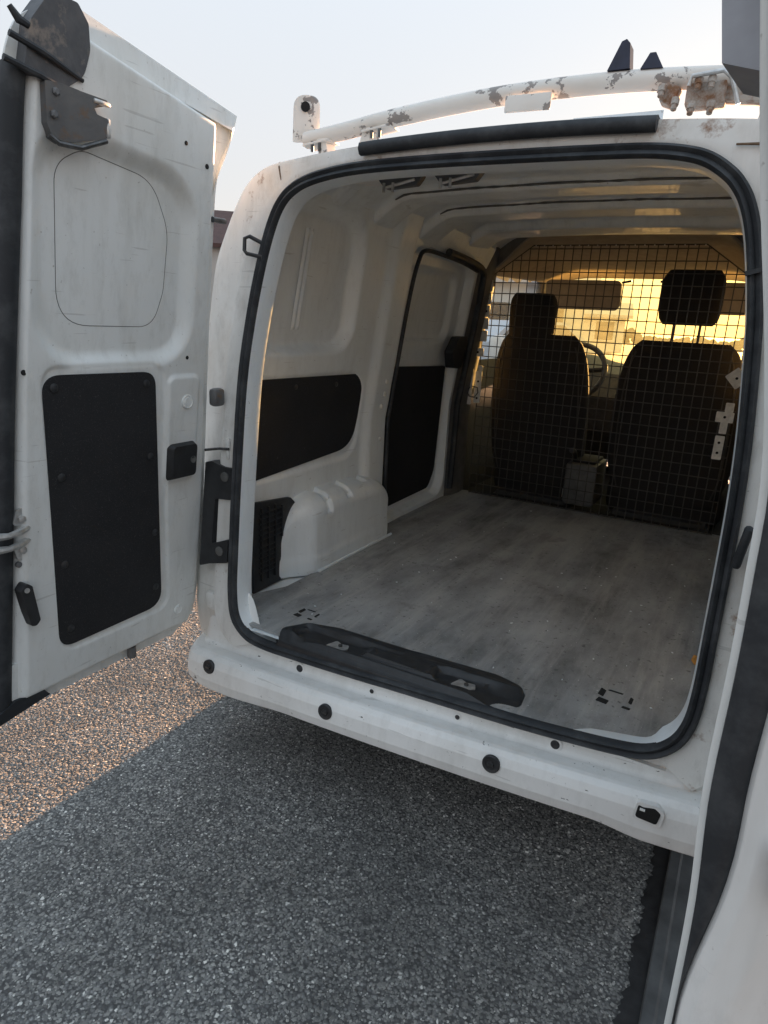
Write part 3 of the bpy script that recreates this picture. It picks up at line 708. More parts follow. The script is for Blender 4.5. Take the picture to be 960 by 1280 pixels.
# seats
def seat(cx, w, hx, hw, name):
    s = thing_child(name)
    def back(u, v):
        a = 2*math.pi*u; z = .52+.77*v; hwid = w/2*slerp([(0, .86), (.2, 1.0), (.6, 1.0), (.82, .93), (.95, .80), (1, .66)], v)
        th = .075*slerp([(0, 1), (.7, .9), (.93, .62), (1, .3)], v)
        ca, sa = math.cos(a), math.sin(a); e = .45
        x = hwid*math.copysign(abs(ca)**e, ca); y = th*math.copysign(abs(sa)**.6, sa)
        bow = -.035*(abs(x)/(w/2))**2*(-1)
        return (cx+x, 2.16-.17*v+bow*.6+y, z)
    m = MB().grid(back, 48, 40, closed_u=True); tp_ = [back(i/48, 1) for i in range(48)]
    n = len(m.v); m.add(tp_, [tuple(range(48))]); b = m.build('seat_back', 'fabric', s, 70)
    # piping seams down the back
    for dx in (-.30, .30):
        MB().tube([Vector(back(.75+dx*.42, v))+Vector((0, -.001, 0)) for v in np.linspace(.06, .93, 18)], .004, 6).build('seat_piping', 'seatside', b)
    m = MB().box((cx, 2.45, .50), (w, .55, .20), bev=.06, seg=4); m.build('seat_cushion', 'fabric', s, 60)
    MB().box((cx, 2.36, .405), (w*.8, .5, .06), bev=.01).build('seat_base', 'dash', s)
    for dx in (-.4, .4):
        MB().tube([(cx+dx*w, 2.12, .40), (cx+dx*w, 2.7, .40)], .016, 8).build('seat_runner', 'darksteel', s)
    def hr(u, v):
        a = 2*math.pi*u; ca, sa = math.cos(a), math.sin(a); z = 1.318+.232*v
        f = slerp([(0, .80), (.12, .95), (.5, 1), (.85, .97), (1, .80)], v)
        return (hx+hw*f*math.copysign(abs(ca)**.42, ca), 2.02-.02*v+.055*f*math.copysign(abs(sa)**.6, sa), z)
    m = MB().grid(hr, 40, 20, closed_u=True); m.add([hr(i/40, 1) for i in range(40)], [tuple(range(40))]); m.add([hr(i/40, 0) for i in range(40)], [tuple(range(40))])
    return s, b, m, hr
def thing_child(name):
    o = bpy.data.objects.new(name, None); COL.objects.link(o); o.parent = van; return o
SEATS = {}
for key, cx, w, hx, hw, dz in (('L', -.385, .50, -.445, .115, -.07), ('R', .275, .56, .268, .130, .045)):
    s, b, m, hr = seat(cx, w, hx, hw, 'seat')
    m.v = [(x, y, z+dz) for x, y, z in m.v]
    m.build('headrest', 'fabric', s, 60)
    for dx in (-.055, .055): MB().tube([(hx+dx, 2.02, 1.22), (hx+dx, 2.02, 1.37+dz)], .006, 8).build('headrest_post', 'darksteel', s)
# centre console between the seats
cc = MB().box((-.105, 2.12, .56), (.16, .26, .22), bev=.02).build('centre_console', 'greyplastic', van)
MB().box((-.105, 2.12, .675), (.12, .20, .02), bev=.004).build('console_tray', 'hole', cc)
MB().box((-.17, 2.03, .50), (.045, .012, .05), bev=.004).build('console_label', 'steel', cc)
MB().tube([(-.08, 2.75, .5), (-.08, 2.72, .85), (-.09, 2.66, .98)], [.02, .016, .024], 10).build('gear_lever', 'plastic', van)
MB().tube([(-.155, 2.12, .62), (-.155, 2.02, .72), (-.155, 1.96, .74)], .014, 10).build('hand_brake', 'plastic', van)
# sun visors and mirror
for x0, x1 in ((-.56, -.145), (.10, .50)):
    pp = roundpoly([(x0, 1.43), (x1-.02, 1.43), (x1, 1.46), (x1, 1.585), (x0, 1.585)], .03, 5)
    v_ = MB().prism([(x, 2.56+(1.585-z)*.25, z) for x, z in pp], [(x, 2.585+(1.585-z)*.25, z) for x, z in pp]).build('sun_visor', 'visor', van)
    MB().tube([(x1 if x0 < 0 else x0, 2.57, 1.575), ((x1+.05) if x0 < 0 else x0-.05, 2.57, 1.585)], .006, 6).build('visor_pivot', 'plastic', v_)

# ------------------------------------------------------------------ mesh bulkhead
BY = 1.894
guard = thing_child('mesh_guard'); guard.location = (0, BY, 0)
XL, XR, ZT = -.658, .535, 1.690
def ztop(x): return min(ZT, lerp([(-.658, 1.535), (-.44, ZT), (.305, ZT), (.535, 1.53)], x))
def yb(z): return -.0+.0*z
wires = 0
proto = None
def wire(p, q, r=.0023):
    global wires
    m = MB().tube([p, q], r, 6); o = m.build('wire', 'wire', guard); wires += 1; return o
x = XL; k = 0
while x <= XR:
    wire((x, 0, .448), (x, 0, ztop(x))); x += .0405
z = .455
while z < ZT-.01:
    xs = [x for x in np.linspace(XL, XR, 200) if ztop(x) >= z]; wire((min(xs), -.003, z), (max(xs), -.003, z)); z += .0508
o = MB().tube([(-.658, -.001, .452), (-.658, -.001, 1.535), (-.44, -.001, ZT), (.305, -.001, ZT), (.535, -.001, 1.53), (.535, -.001, .452)], .0028, 8, closed=True).build('guard_frame', 'wire', guard)
for x in np.arange(-.43, .30, .0405): MB().box((x, -.004, ZT-.002), (.005, .004, .005)).build('weld_bead', 'steel', guard)
# perforated fixing straps either side
def strap(x, z0, z1, w, holes, dy=-.012, rot=0):
    h = z1-z0; pp = roundpoly([(-w/2, -h/2), (w/2, -h/2), (w/2, h/2), (-w/2, h/2)], .004, 2)
    c, s = math.cos(rot), math.sin(rot); zc = (z0+z1)/2
    T = lambda a, b: (x+a*c-b*s, zc+a*s+b*c)
    b = MB().prism([(T(*p)[0], dy-.002, T(*p)[1]) for p in pp], [(T(*p)[0], dy+.002, T(*p)[1]) for p in pp]).build('fixing_strap', 'bracket', guard)
    for hz in holes:
        X, Z = T(0, hz-zc if hz else 0); MB().lathe([(.0058, 0), (.0058, .0035), (0, .0035)], (X, dy, Z), (0, -1, 0), 12).build('strap_hole', 'hole', b)
for zc in (1.505, 1.445, 1.385, 1.325, 1.265): strap(-.640-.14*(1.505-zc)*.22, zc-.027, zc+.027, .034, [zc] if zc > 1.34 else [])
strap(-.668, 1.165, 1.205, .060, [1.185], -.018); strap(-.655, .93, 1.09, .034, [1.04, .955]); strap(-.648, 1.09, 1.12, .022, [])
strap(-.70, .92, 1.16, .035, [], -.022)
strap(.512, 1.12, 1.19, .062, [1.155], -.018, .75); strap(.507, 1.01, 1.05, .034, []); strap(.495, .965, 1.01, .07, [.988], -.018)
strap(.497, .915, .965, .030, []); strap(.492, .80, .905, .038, [.875, .83]); strap(.535, 1.19, 1.40, .03, [1.3])
MB().tube([(-.69, -.03, 1.01), (-.70, -.04, .985), (-.685, -.045, .965), (-.66, -.035, .96), (-.645, -.03, .985), (-.65, -.03, 1.01), (-.68, -.03, 1.015)], .003, 6).build('cable_tie', 'plastic', guard)

# ------------------------------------------------------------------ left rear door
LDR = thing_child('rear_door'); LDR['label'] = 'narrow left rear door swung wide open'
def LD(y, z, w=0):                                  # the leaf stands at right angles to the tailgate plane; w = towards the inside
    b = -.82+.119*(z-.35)
    return (b+w, y, z)
FREE = [(.36, -.556), (.45, -.553), (.8, -.535), (1.13, -.518), (1.5, -.492), (1.70, -.478), (1.77, -.462), (1.81, -.44), (1.85, -.385)]
HING = [(.36, -.045), (.372, -.005), (.395, .024), (.45, .042), (.6, .050), (.75, .050), (1.17, .034), (1.5, .024), (1.72, .022), (1.76, .020)]
def zt(y): return 1.832-.165*(y+.385) if y > -.44 else 1.832+.009-(-.44-y)*.9
def zs(y): return 1.868-.150*(y+.385) if y > -.43 else 1.868+.007-(-.43-y)*.9
def innerw(y, z):
    w = 0.0
    w -= .024*smooth(.022, -.022, rr(y, z, -.465+.02*(z-1.2), -.055, 1.20, 1.63-.10*(y+.26), .10))
    w += .007*smooth(.004, -.008, rr(y, z, -.118, -.005, .865, 1.155, .025))
    w -= .005*smooth(.006, -.004, rr(y, z, -.462+.055*(1.17-z)/.68*.8, -.128+.05*(1.17-z)/.68, .478, 1.188, .04))
    w += .010*smooth(.006, -.018, rr(y, z, -.475, .0, .42, 1.21, .07))*0
    w -= .012*smooth(-.493+.0, -.515, y-.05*(z-1.2)*0.5)                 # step down to the free-edge flange
    w -= .010*smooth(.012, .003, abs(z+.17*y-1.672))*0
    return w
def dpanel(u, v):
    z = .378+1.47*v
    y0 = slerp(FREE, z); y1 = slerp(HING, z)
    y = y0+(y1-y0)*u
    zz = min(z, zt(y)); 
    zb = .378+.03*smooth(.45, .9, u)*0
    edge = min(u*(y1-y0), (1-u)*(y1-y0), max(0, zt(y)-z)+.0, (z-.378))
    w = innerw(y, zz)-.030*smooth(.022, 0, edge)**1.3
    return LD(y, zz, w)
inn = MB().grid(dpanel, 150, 330).build('inner_panel', 'door_in', LDR, 70)
# outer skin, a little larger all round, with its roof-lip
def skin(u, v):
    z = .352+1.53*v; y0 = slerp(FREE, z)-.030; y1 = slerp(HING, z)+.014+.006
    y1 += .062*smooth(1.58, 1.80, z)**1.6
    y = y0+(y1-y0)*u; zz = min(z, zs(y))
    e = min(u, 1-u)*2; bulge = .055*smooth(0, .35, e)*smooth(.0, .06, v)*smooth(0, .22, zs(y)-zz)
    return LD(y, zz, -.034-bulge)
sk = MB().grid(skin, 60, 110); nsk = 60
# folded hem: a second layer 6 mm inside makes the skin a real sheet
ed = [i for i in range(nsk)]+[j*nsk+nsk-1 for j in range(1, 110)]+[109*nsk+i for i in range(nsk-2, -1, -1)]+[j*nsk for j in range(108, 0, -1)]
hem = [Vector(sk.v[i]) for i in ed]; ctr = Vector(LD(-.24, 1.05, 0))
hin = [Vector((p.x+.006, p.y+(ctr.y-p.y)*.0, p.z)) for p in hem]
hi2 = [Vector((p.x+.007, p.y+(ctr.y-p.y)/max(.01, abs(ctr.y-p.y)+abs(ctr.z-p.z))*.055, p.z+(ctr.z-p.z)/max(.01, abs(ctr.y-p.y)+abs(ctr.z-p.z))*.055)) for p in hem]
n = len(hem); sk.add(hem+hin+hi2, [(i, (i+1) % n, n+(i+1) % n, n+i) for i in range(n)]+[(n+i, n+(i+1) % n, 2*n+(i+1) % n, 2*n+i) for i in range(n)])
outer_skin = sk.build('outer_skin', 'door_in', LDR, 50)
# dark weatherstrip down the free edge, with a rubber foot
ws = MB()
def wsf(u, v):
    z = .372+1.36*v; y = slerp(FREE, z); pr = [(.010, -.022), (.004, -.010), (-.012, -.006), (-.026, -.010), (-.034, -.022), (-.032, -.036)]
    a, b = pr[round(u*5)]; return LD(y+a, z, b+.003*math.sin(z*40)*0)
ws.grid(wsf, 6, 80).build('edge_seal', 'rubber', LDR, 60)
pf = [(-.59, .350), (-.592, .378), (-.545, .400), (-.47, .392), (-.455, .372), (-.52, .362)]
MB().prism([LD(y, z, -.004) for y, z in pf], [LD(y, z, -.036) for y, z in pf]).build('rubber_foot', 'rubber', LDR)
gp = roundpoly([(-.565, .40), (-.545, .50), (-.515, .49), (-.50, .43), (-.47, .405), (-.50, .397)], .008, 3)
g_ = MB().prism([LD(y, z, -.012) for y, z in gp], [LD(y, z, -.03) for y, z in gp]).build('corner_gusset', 'door_in', LDR)
MB().lathe([(.007, 0), (.007, .003), (0, .004)], LD(-.522, .418, -.012), (1, 0, 0), 12).build('gusset_bolt', 'bracket', g_)
# felt panel
fp = roundpoly([(-.462, 1.172), (-.158, 1.168), (-.104, .495), (-.43, .492)], [.045, .04, .05, .045], 8)
fp = [(y, z+(.0)) for y, z in fp]
fo = MB().prism([LD(y, z, .001) for y, z in fp], [LD(y, z, -.02) for y, z in fp]).build('felt_panel', 'felt', LDR)
for y, z in ((-.435, 1.145), (-.185, 1.14), (-.42, .94), (-.165, .95), (-.415, .72), (-.14, .73), (-.40, .54), (-.13, .56)):
    MB().lathe([(.010, 0), (.010, .002), (.006, .004), (0, .0045)], LD(y, z, .0005), (1, 0, 0), 12).build('panel_stud', 'plastic', fo)
# seam of the blanking plate in the window recess
pl = roundpoly([(-.410, 1.585), (-.35, 1.622), (-.165, 1.60), (-.112, 1.50), (-.120, 1.36), (-.150, 1.275), (-.41, 1.275)], [.08, .06, .09, .12, .12, .08, .08], 10)
MB().tube([LD(y, z, innerw(y, z)-.0002) for y, z in pl], .0009, 6, closed=True).build('plate_seam', 'greyplastic', inn)
for y, z, r in ((-.09, 1.69, .005), (-.053, 1.20, .005), (-.50, 1.18, .006), (-.02, 1.655, .006)):
    MB().lathe([(r, 0), (r, .001), (0, .0012)], LD(y, z, innerw(y, z)), (1, 0, 0), 12).build('panel_hole', 'hole', inn)
# round caps and the black pull box
for y, z, r in ((-.052, 1.085, .019), (-.038, .452, .015)):
    w = innerw(y, z)
    MB().lathe([(r, 0), (r, .003), (r*.86, .0045), (r*.80, .003), (r*.62, .003), (r*.56, .0045), (0, .0045)], LD(y, z, w), (1, 0, 0), 24).build('door_cap', 'door_in', LDR)
pb = roundpoly([(-.112, .872), (-.014, .872), (-.014, .975), (-.112, .975)], .014, 4); pb2 = roundpoly([(-.105, .879), (-.021, .879), (-.021, .968), (-.105, .968)], .012, 4)
bx = MB().prism([LD(y, z, .024) for y, z in pb2], [LD(y, z, .004) for y, z in pb]).build('pull_box', 'plastic', LDR)
MB().lathe([(.010, 0), (.010, .002), (.007, .0005), (0, .0005)], LD(-.035, .925, .024), (1, 0, 0), 16).build('box_screw', 'greyplastic', bx)
# latch bracket near the top of the free edge
bpoly = roundpoly([(-.455, 1.71), (-.452, 1.625), (-.438, 1.598), (-.40, 1.594), (-.315, 1.618), (-.300, 1.628), (-.302, 1.665), (-.335, 1.668), (-.345, 1.682), (-.325, 1.693), (-.305, 1.692), (-.305, 1.705), (-.385, 1.705), (-.41, 1.715)], .006, 3)
bpoly = [(-.385+(y+.385)*.80-.012, 1.655+(z-1.655)*.80+.012) for y, z in bpoly]
lb = MB().prism([LD(y, z, .036 if y > -.40 else .016) for y, z in bpoly], [LD(y, z, -.02) for y, z in bpoly]).build('latch_bracket', 'grimy', LDR)
MB().box(LD(-.330, 1.660, .022), (.030, .010, .036), bev=.003).build('latch_tongue', 'steel', lb)
MB().box(LD(-.347, 1.700, .034), (.012, .038, .008), bev=.003).build('latch_lip', 'steel', lb)
for y, z in ((-.437, 1.659), (-.433, 1.697)): MB().lathe([(.008, 0), (.008, .004), (.005, .006), (0, .006)], LD(y, z, .017), (1, 0, 0), 6).build('latch_bolt', 'grimy', lb)
MB().tube([LD(-.448, 1.622, .018), LD(-.43, 1.612, .022), LD(-.39, 1.612, .032), LD(-.335, 1.636, .036)], .005, 8).build('latch_rim', 'darksteel', lb)
# grimy rubber cap over the top corner
cp = roundpoly([(-.485, 1.720), (-.41, 1.706), (-.362, 1.742), (-.348, 1.79), (-.352, 1.832), (-.375, 1.858), (-.43, 1.856), (-.470, 1.80)], [.0, .012, .05, .05, .01, .01, .03, .03], 6)
cpo = MB().prism([LD(y, z, .004) for y, z in cp], [LD(y, z, -.045) for y, z in cp]).build('corner_cap', 'cap', LDR)
for (ya, za), (yb_, zb_) in (((-.508, 1.768), (-.365, 1.735)), ((-.520, 1.728), (-.365, 1.700))):
    MB().tube([LD(ya, za, .0), LD(ya*.6+yb_*.4, za*.6+zb_*.4, .010), LD(yb_, zb_, .004)], [.006, .0065, .004], 8).build('cap_ridge', 'rubber', cpo)
MB().tube([LD(-.500, 1.812, -.01), LD(-.486, 1.795, -.005), LD(-.470, 1.79, .0)], [.005, .008, .006], 8).build('cap_ridge', 'rubber', cpo)
# striker hooks and the release lever on the free edge
w0 = -.012
for z, yy, yb2 in ((.838, -.505, -.575), (.808, -.505, -.580)):
    hb = roundpoly([(-.534, -.012), (-.505, -.020), (-.482, .0), (-.490, .026), (-.524, .022)], .008, 3)
    sgn = 1 if z > .82 else -1
    pl_ = MB().prism([LD(y, z+.006*sgn+sgn*abs(q+.018), w0+.006) for y, q in hb], [LD(y, z+.006*sgn+sgn*abs(q+.018), w0) for y, q in hb]).build('latch_hook', 'steel', LDR)
    MB().tube([LD(-.500, z, w0+.006), LD(-.525, z-.001, w0+.022), LD(-.555, z-.003, w0+.026), LD(yb2, z-.002, w0+.020)], [.007, .008, .007, .009], 8).build('hook_arm', 'steel', pl_)
    MB().lathe([(.009, 0), (.009, .005), (.005, .007), (0, .007)], LD(-.513, z+sgn*.022, w0+.006), (1, 0, 0), 6).build('hook_bolt', 'steel', pl_)
lv = [(-.528, .700), (-.516, .705), (-.508, .69), (-.494, .60), (-.502, .590), (-.516, .594), (-.530, .68)]
lv = roundpoly([(-.535, .695), (-.522, .712), (-.508, .70), (-.490, .606), (-.500, .594), (-.513, .598)], .008, 4)
le = MB().prism([LD(y, z, w0+.030) for y, z in lv], [LD(y, z, w0+.004) for y, z in lv]).build('release_lever', 'plastic', LDR)
MB().lathe([(.006, 0), (.006, .003), (0, .003)], LD(-.522, .694, w0+.030), (1, 0, 0), 12).build('lever_screw', 'steel', le)
MB().lathe([(.008, 0), (.008, .004), (0, .005)], LD(-.492, .688, w0+.004), (1, 0, 0), 12).build('edge_screw', 'grimy', LDR)
MB().lathe([(.007, 0), (.007, .006), (0, .007)], LD(-.522, .752, w0), (1, 0, 0), 12).build('edge_screw', 'grimy', LDR)
MB().tube([LD(.030, 1.545, -.02), LD(.075, 1.546, -.02)], .007, 10).build('door_pin', 'darksteel', LDR)
MB().lathe([(.0, -.012), (.012, -.012), (.013, .02), (.0, .024)], LD(-.19, .372, -.02), (0, 0, -1), 12).build('drain_bung', 'grimy', LDR)
# ------------------------------------------------------------------ right rear door, open and seen almost edge-on
RDR = thing_child('rear_door'); RDR['label'] = 'wide right rear door standing open beside the camera'
EDGE = [(.36, .622), (.60, .622), (.77, .619), (.9, .616), (1.0, .609), (1.10, .608), (1.17, .606), (1.235, .603), (1.31, .591), (1.40, .572), (1.435, .565), (1.5, .553), (1.80, .50)]
HX = lambda z: slerp(EDGE, z)+.136                   # hinge side
def RD(s, z, t=0):                                  # s from hinge (0) to free edge (1); t towards the outside
    return (HX(z)-.136*s+t*.988, .03-.88*s-t*.152, z)
TH = .105
# edge section from inside to outside at the free edge
def edgew(z): return .022*smooth(.80, .99, z)+.005*smooth(1.0, 1.3, z)
rin = MB().grid(lambda u, v: RD(u, .37+1.42*v, (.0 if u < .985 else 0)+.012*smooth(.03, -.03, rr(u, .37+1.42*v, .12, .88, 1.2, 1.62, .08))), 50, 60).build('inner_panel', 'door_in', RDR, 60)
def flange(u, v):
    z = .37+1.42*v; pr = [(1.0, 0.), (1.003, .002), (1.003, .006)]
    s, t_ = pr[round(u*2)]; return RD(s, z, t_)
MB().grid(flange, 3, 70).build('edge_flange', 'door_in', RDR, 60)
def eseal(u, v):
    z = .60+1.18*v; w = edgew(z)+.0015; pr = [(1.003, .0055), (1.009, .0065), (1.012, .006+w*.4), (1.010, .006+w*.8), (1.004, .006+w)]
    s, t_ = pr[round(u*4)]; return RD(s, z, t_)
MB().grid(eseal, 5, 70).build('edge_seal', 'rubber', RDR, 60)
def rout(u, v):
    z = .35+1.44*v; w = edgew(z)
    pr = [(1.003, .0055+w), (1.012, .010+w), (1.016, .020+w), (1.012, .040+w), (.99, .070+w), (.93, .098+w), (.8, .118), (.5, .128), (.2, .112), (0., .09)]
    k = u*9; i = min(int(k), 8); a = k-i; s = pr[i][0]*(1-a)+pr[i+1][0]*a; t_ = pr[i][1]*(1-a)+pr[i+1][1]*a
    return RD(s, z, t_)
ro = MB().grid(rout, 64, 60).build('outer_skin', 'paint', RDR, 80)
rfp = roundpoly([(.18, .50), (.80, .50), (.80, 1.17), (.18, 1.17)], .06, 5)
MB().prism([RD(s, z, -.004) for s, z in rfp], [RD(s, z, .004) for s, z in rfp]).build('felt_panel', 'felt', RDR)
# dark latch cover standing proud near the top of the free edge
pc = [RD(.985, 1.475, 0), RD(.995, 1.468, 0)]
MB().prism([RD(1.0, 1.478, -.020), RD(1.0, 1.468, .008), RD(1.0, 1.78, .008), RD(1.0, 1.78, -.020)], [RD(.93, 1.478, -.020), RD(.93, 1.468, .008), RD(.93, 1.78, .008), RD(.93, 1.78, -.020)]).build('latch_cover', 'latchgrey', RDR)
h = RD(1.0, .985, .046); hd_ = MB().box((h[0]+.020, h[1]-.012, h[2]), (.035, .05, .020), bev=.007).build('door_handle', 'steel', RDR)
MB().box((h[0]+.024, h[1]-.012, h[2]-.022), (.03, .045, .026), bev=.006).build('handle_recess', 'plastic', hd_)

# fittings on the left jamb
MB().tube([(-.602, .118, 1.495), (-.640, .105, 1.513), (-.652, .100, 1.508), (-.652, .098, 1.478), (-.644, .098, 1.470), (-.600, .112, 1.462)], .0052, 8).build('striker_loop', 'plastic', van)
br = roundpoly([(-.76, .90), (-.735, .905), (-.69, .895), (-.655, .895), (-.655, .805), (-.715, .80), (-.718, .665), (-.655, .690), (-.655, .620), (-.72, .605), (-.76, .59)], .006, 3)
lb = MB().prism([(x, .119*(z-.457)-.008, z) for x, z in br], [(x, .10, z) for x, z in br]).build('lamp_bracket', 'plastic', van)
for x, z in ((-.682, .868), (-.684, .650)): MB().lathe([(.014, 0), (.014, .004), (.009, .006), (0, .006)], (x, .119*(z-.457)-.008, z), (0, -1, 0), 14).build('bracket_screw', 'greyplastic', lb)
MB().box((-.715, .05, 1.09), (.030, .04, .05), bev=.010).build('door_hinge', 'grimy', van)
MB().box((-.73, .04, .475), (.05, .04, .06), bev=.012).build('door_hinge', 'jamb', van)
MB().tube([(-.76, .045, .935), (-.71, .050, .945), (-.675, .050, .948)], .004, 8).build('check_rod', 'darksteel', van)
MB().box((-.682, .056, .948), (.014, .012, .060), bev=.005).build('check_plate', 'bracket', van)
MB().box((.622, .02, .945), (.016, .03, .085), rot=(.10, .12, 0), bev=.007).build('rubber_buffer', 'rubber', van)
MB().box((.66, .03, .86), (.03, .03, .10), rot=(0, .12, 0), bev=.010).build('door_hinge', 'greyplastic', van)
MB().box((.551, .104, 1.44), (.035, .016, .008), rot=(0, -.3, 0)).build('seal_joint', 'rubber', seal)

M['seamrust'] = plain('rusty_seam', (.13, .085, .055), .85, 0, .5, 60, .4)
MB().tube([(-.560, .143, 1.630), (-.570, .146, 1.660), (-.576, .149, 1.682), (-.580, .155, 1.694)], [.0015, .003, .004, .003], 6).build('roof_seam', 'seamrust', van)
MB().tube([(.478, .138, 1.660), (.54, .138, 1.657), (.60, .138, 1.650)], [.002, .003, .003], 6).build('roof_seam', 'seamrust', van)
# black trim along the roof's rear edge
rs = MB()
def rsf(u, v):
    x = -.325+.66*u; zc = 1.7235-.07*x*x-.0; pr = [(.128, -.022), (.118, -.020), (.112, -.008), (.116, .004), (.130, .009), (.155, .008)]
    y, dz = pr[round(v*5)]; return (x, y+.010, zc+dz-.004)
rs.grid(rsf, 60, 6)
rs.add([rsf(0, k/5) for k in range(6)], [tuple(range(6))]); rs.add([rsf(1, k/5) for k in range(6)], [tuple(range(6))])
rs.build('roof_edge_trim', 'rubber', van, 60)

# ------------------------------------------------------------------ roof rack
rack = thing_child('roof_rack')
RY = .35
bar = [(-.640, 1.800), (-.50, 1.815), (-.39, 1.829), (-.207, 1.846), (-.042, 1.855), (.145, 1.856), (.30, 1.850), (.461, 1.836), (.60, 1.812), (.66, 1.80)]
cb = MB().tube([(x, RY, z-.006) for x, z in [tuple(p) for p in catmull(bar, 5, False)]], .0215, 18).build('cross_bar', 'rack', rack)
def endplate(x, z0):
    pp = roundpoly([(-.045, 0), (.040, 0), (.036, .105), (-.030, .105)], [.012, .012, .036, .033], 8)
    o = MB().prism([(x, RY+a, z0+b) for a, b in pp], [(x+.007, RY+a, z0+b) for a, b in pp]).build('end_plate', 'rack', rack)
    MB().lathe([(.011, 0), (.011, .009), (0, .009)], (x-.001, RY+.002, z0+.080), (1, 0, 0), 14).build('plate_hole', 'hole', o)
def tower(x0, x1, z0, z1):
    pp = [(x0-.016, z0), (x0+.016, z0), (x1+.014, z1), (x1-.014, z1)]
    return MB().prism([(x, RY-.022, z) for x, z in pp], [(x, RY+.022, z) for x, z in pp])
# left end plate stands square to the bar, turned towards the rear
pp = roundpoly([(-.036, 0), (.034, 0), (.034, .118), (-.034, .118)], [.004, .004, .034, .034], 8)
ra = -.35
ep = MB().prism([(-.645+a*math.cos(ra), RY-a*math.sin(ra), 1.79+b) for a, b in pp], [(-.640+a*math.cos(ra), RY+.006-a*math.sin(ra), 1.79+b) for a, b in pp]).build('end_plate', 'rack', rack)
for b, r in ((.088, .013), (.012, .010)):
    MB().lathe([(r, 0), (r, .003), (0, .003)], (-.6435, RY-.0015, 1.79+b), (-math.sin(ra), -math.cos(ra), 0), 14).build('plate_hole', 'hole', ep)
lg = tower(-.555, -.575, 1.70, 1.79).build('rack_leg', 'rack', rack); tower(-.455, -.425, 1.70, 1.805).build('rack_leg', 'rack', rack)
for x, z, w in ((-.59, 1.780, .085), (-.40, 1.800, .085)):
    f = MB().box((x, RY, z), (w, .06, .006), rot=(0, -.12, 0), bev=.002).build('clamp_plate', 'rack', rack)
    for dx in (-.012, .012): MB().tube([(x+dx, RY-.024, z+.004), (x+dx, RY-.024, z-.022)], .0045, 8).build('clamp_bolt', 'darksteel', f)
f = MB().box((.010, RY-.030, 1.819), (.110, .010, .036), rot=(0, .02, 0), bev=.004).build('bar_plate', 'rack', rack)
rc = MB().box((.39, RY-.012, 1.800), (.075, .05, .042), bev=.004).build('rusty_clamp', 'rust', rack)
MB().box((.32, RY-.012, 1.806), (.03, .05, .036), rot=(0, .4, 0), bev=.004).build('rusty_clamp', 'rust', rack)
MB().box((.47, RY, 1.795), (.10, .04, .024), rot=(0, .15, 0), bev=.003).build('rusty_clamp', 'rust', rack)
for x, z in ((.305, 1.812), (.335, 1.785), (.368, 1.774), (.405, 1.772), (.375, 1.818), (.40, 1.818)):
    MB().lathe([(.0085, -.008), (.0085, .006), (.006, .006), (.006, .016), (0, .016)], (x, RY-.045, z), (0, -.4, -1), 8).build('clamp_bolt', 'rust', rc)
MB().tube([(.358, RY-.05, 1.812), (.362, RY-.052, 1.828), (.42, RY-.052, 1.832), (.435, RY-.05, 1.82), (.455, RY-.04, 1.772)], .0045, 8).build('u_bolt', 'steel', rc)
tower(.50, .52, 1.70, 1.80).build('rack_leg', 'rack', rack); 
for x0, x1, h, lean in ((.180, .228, .056, .022), (.250, .296, .024, .0)):
    zb = 1.868
    if lean: pp = [(x0, zb), (x1, zb), (x1-.006, zb+h*.85), (x1-.014, zb+h), (x1-.024, zb+h*.94)]
    else: pp = [(x0, zb-.004), (x1, zb-.006), (x0+.028, zb+h), (x0+.016, zb+h)]
    MB().prism([(x, RY-.018, z) for x, z in pp], [(x, RY+.022, z) for x, z in pp]).build('ladder_stop', 'navy', rack)
# second bar further forward
MB().tube([(x, 1.9, z-.006+.06) for x, z in bar], .0245, 14).build('cross_bar', 'rack', rack)
for x in (-.60, .60): MB().box((x, 1.9, 1.82), (.04, .05, .10), bev=.004).build('rack_leg', 'rack', rack)

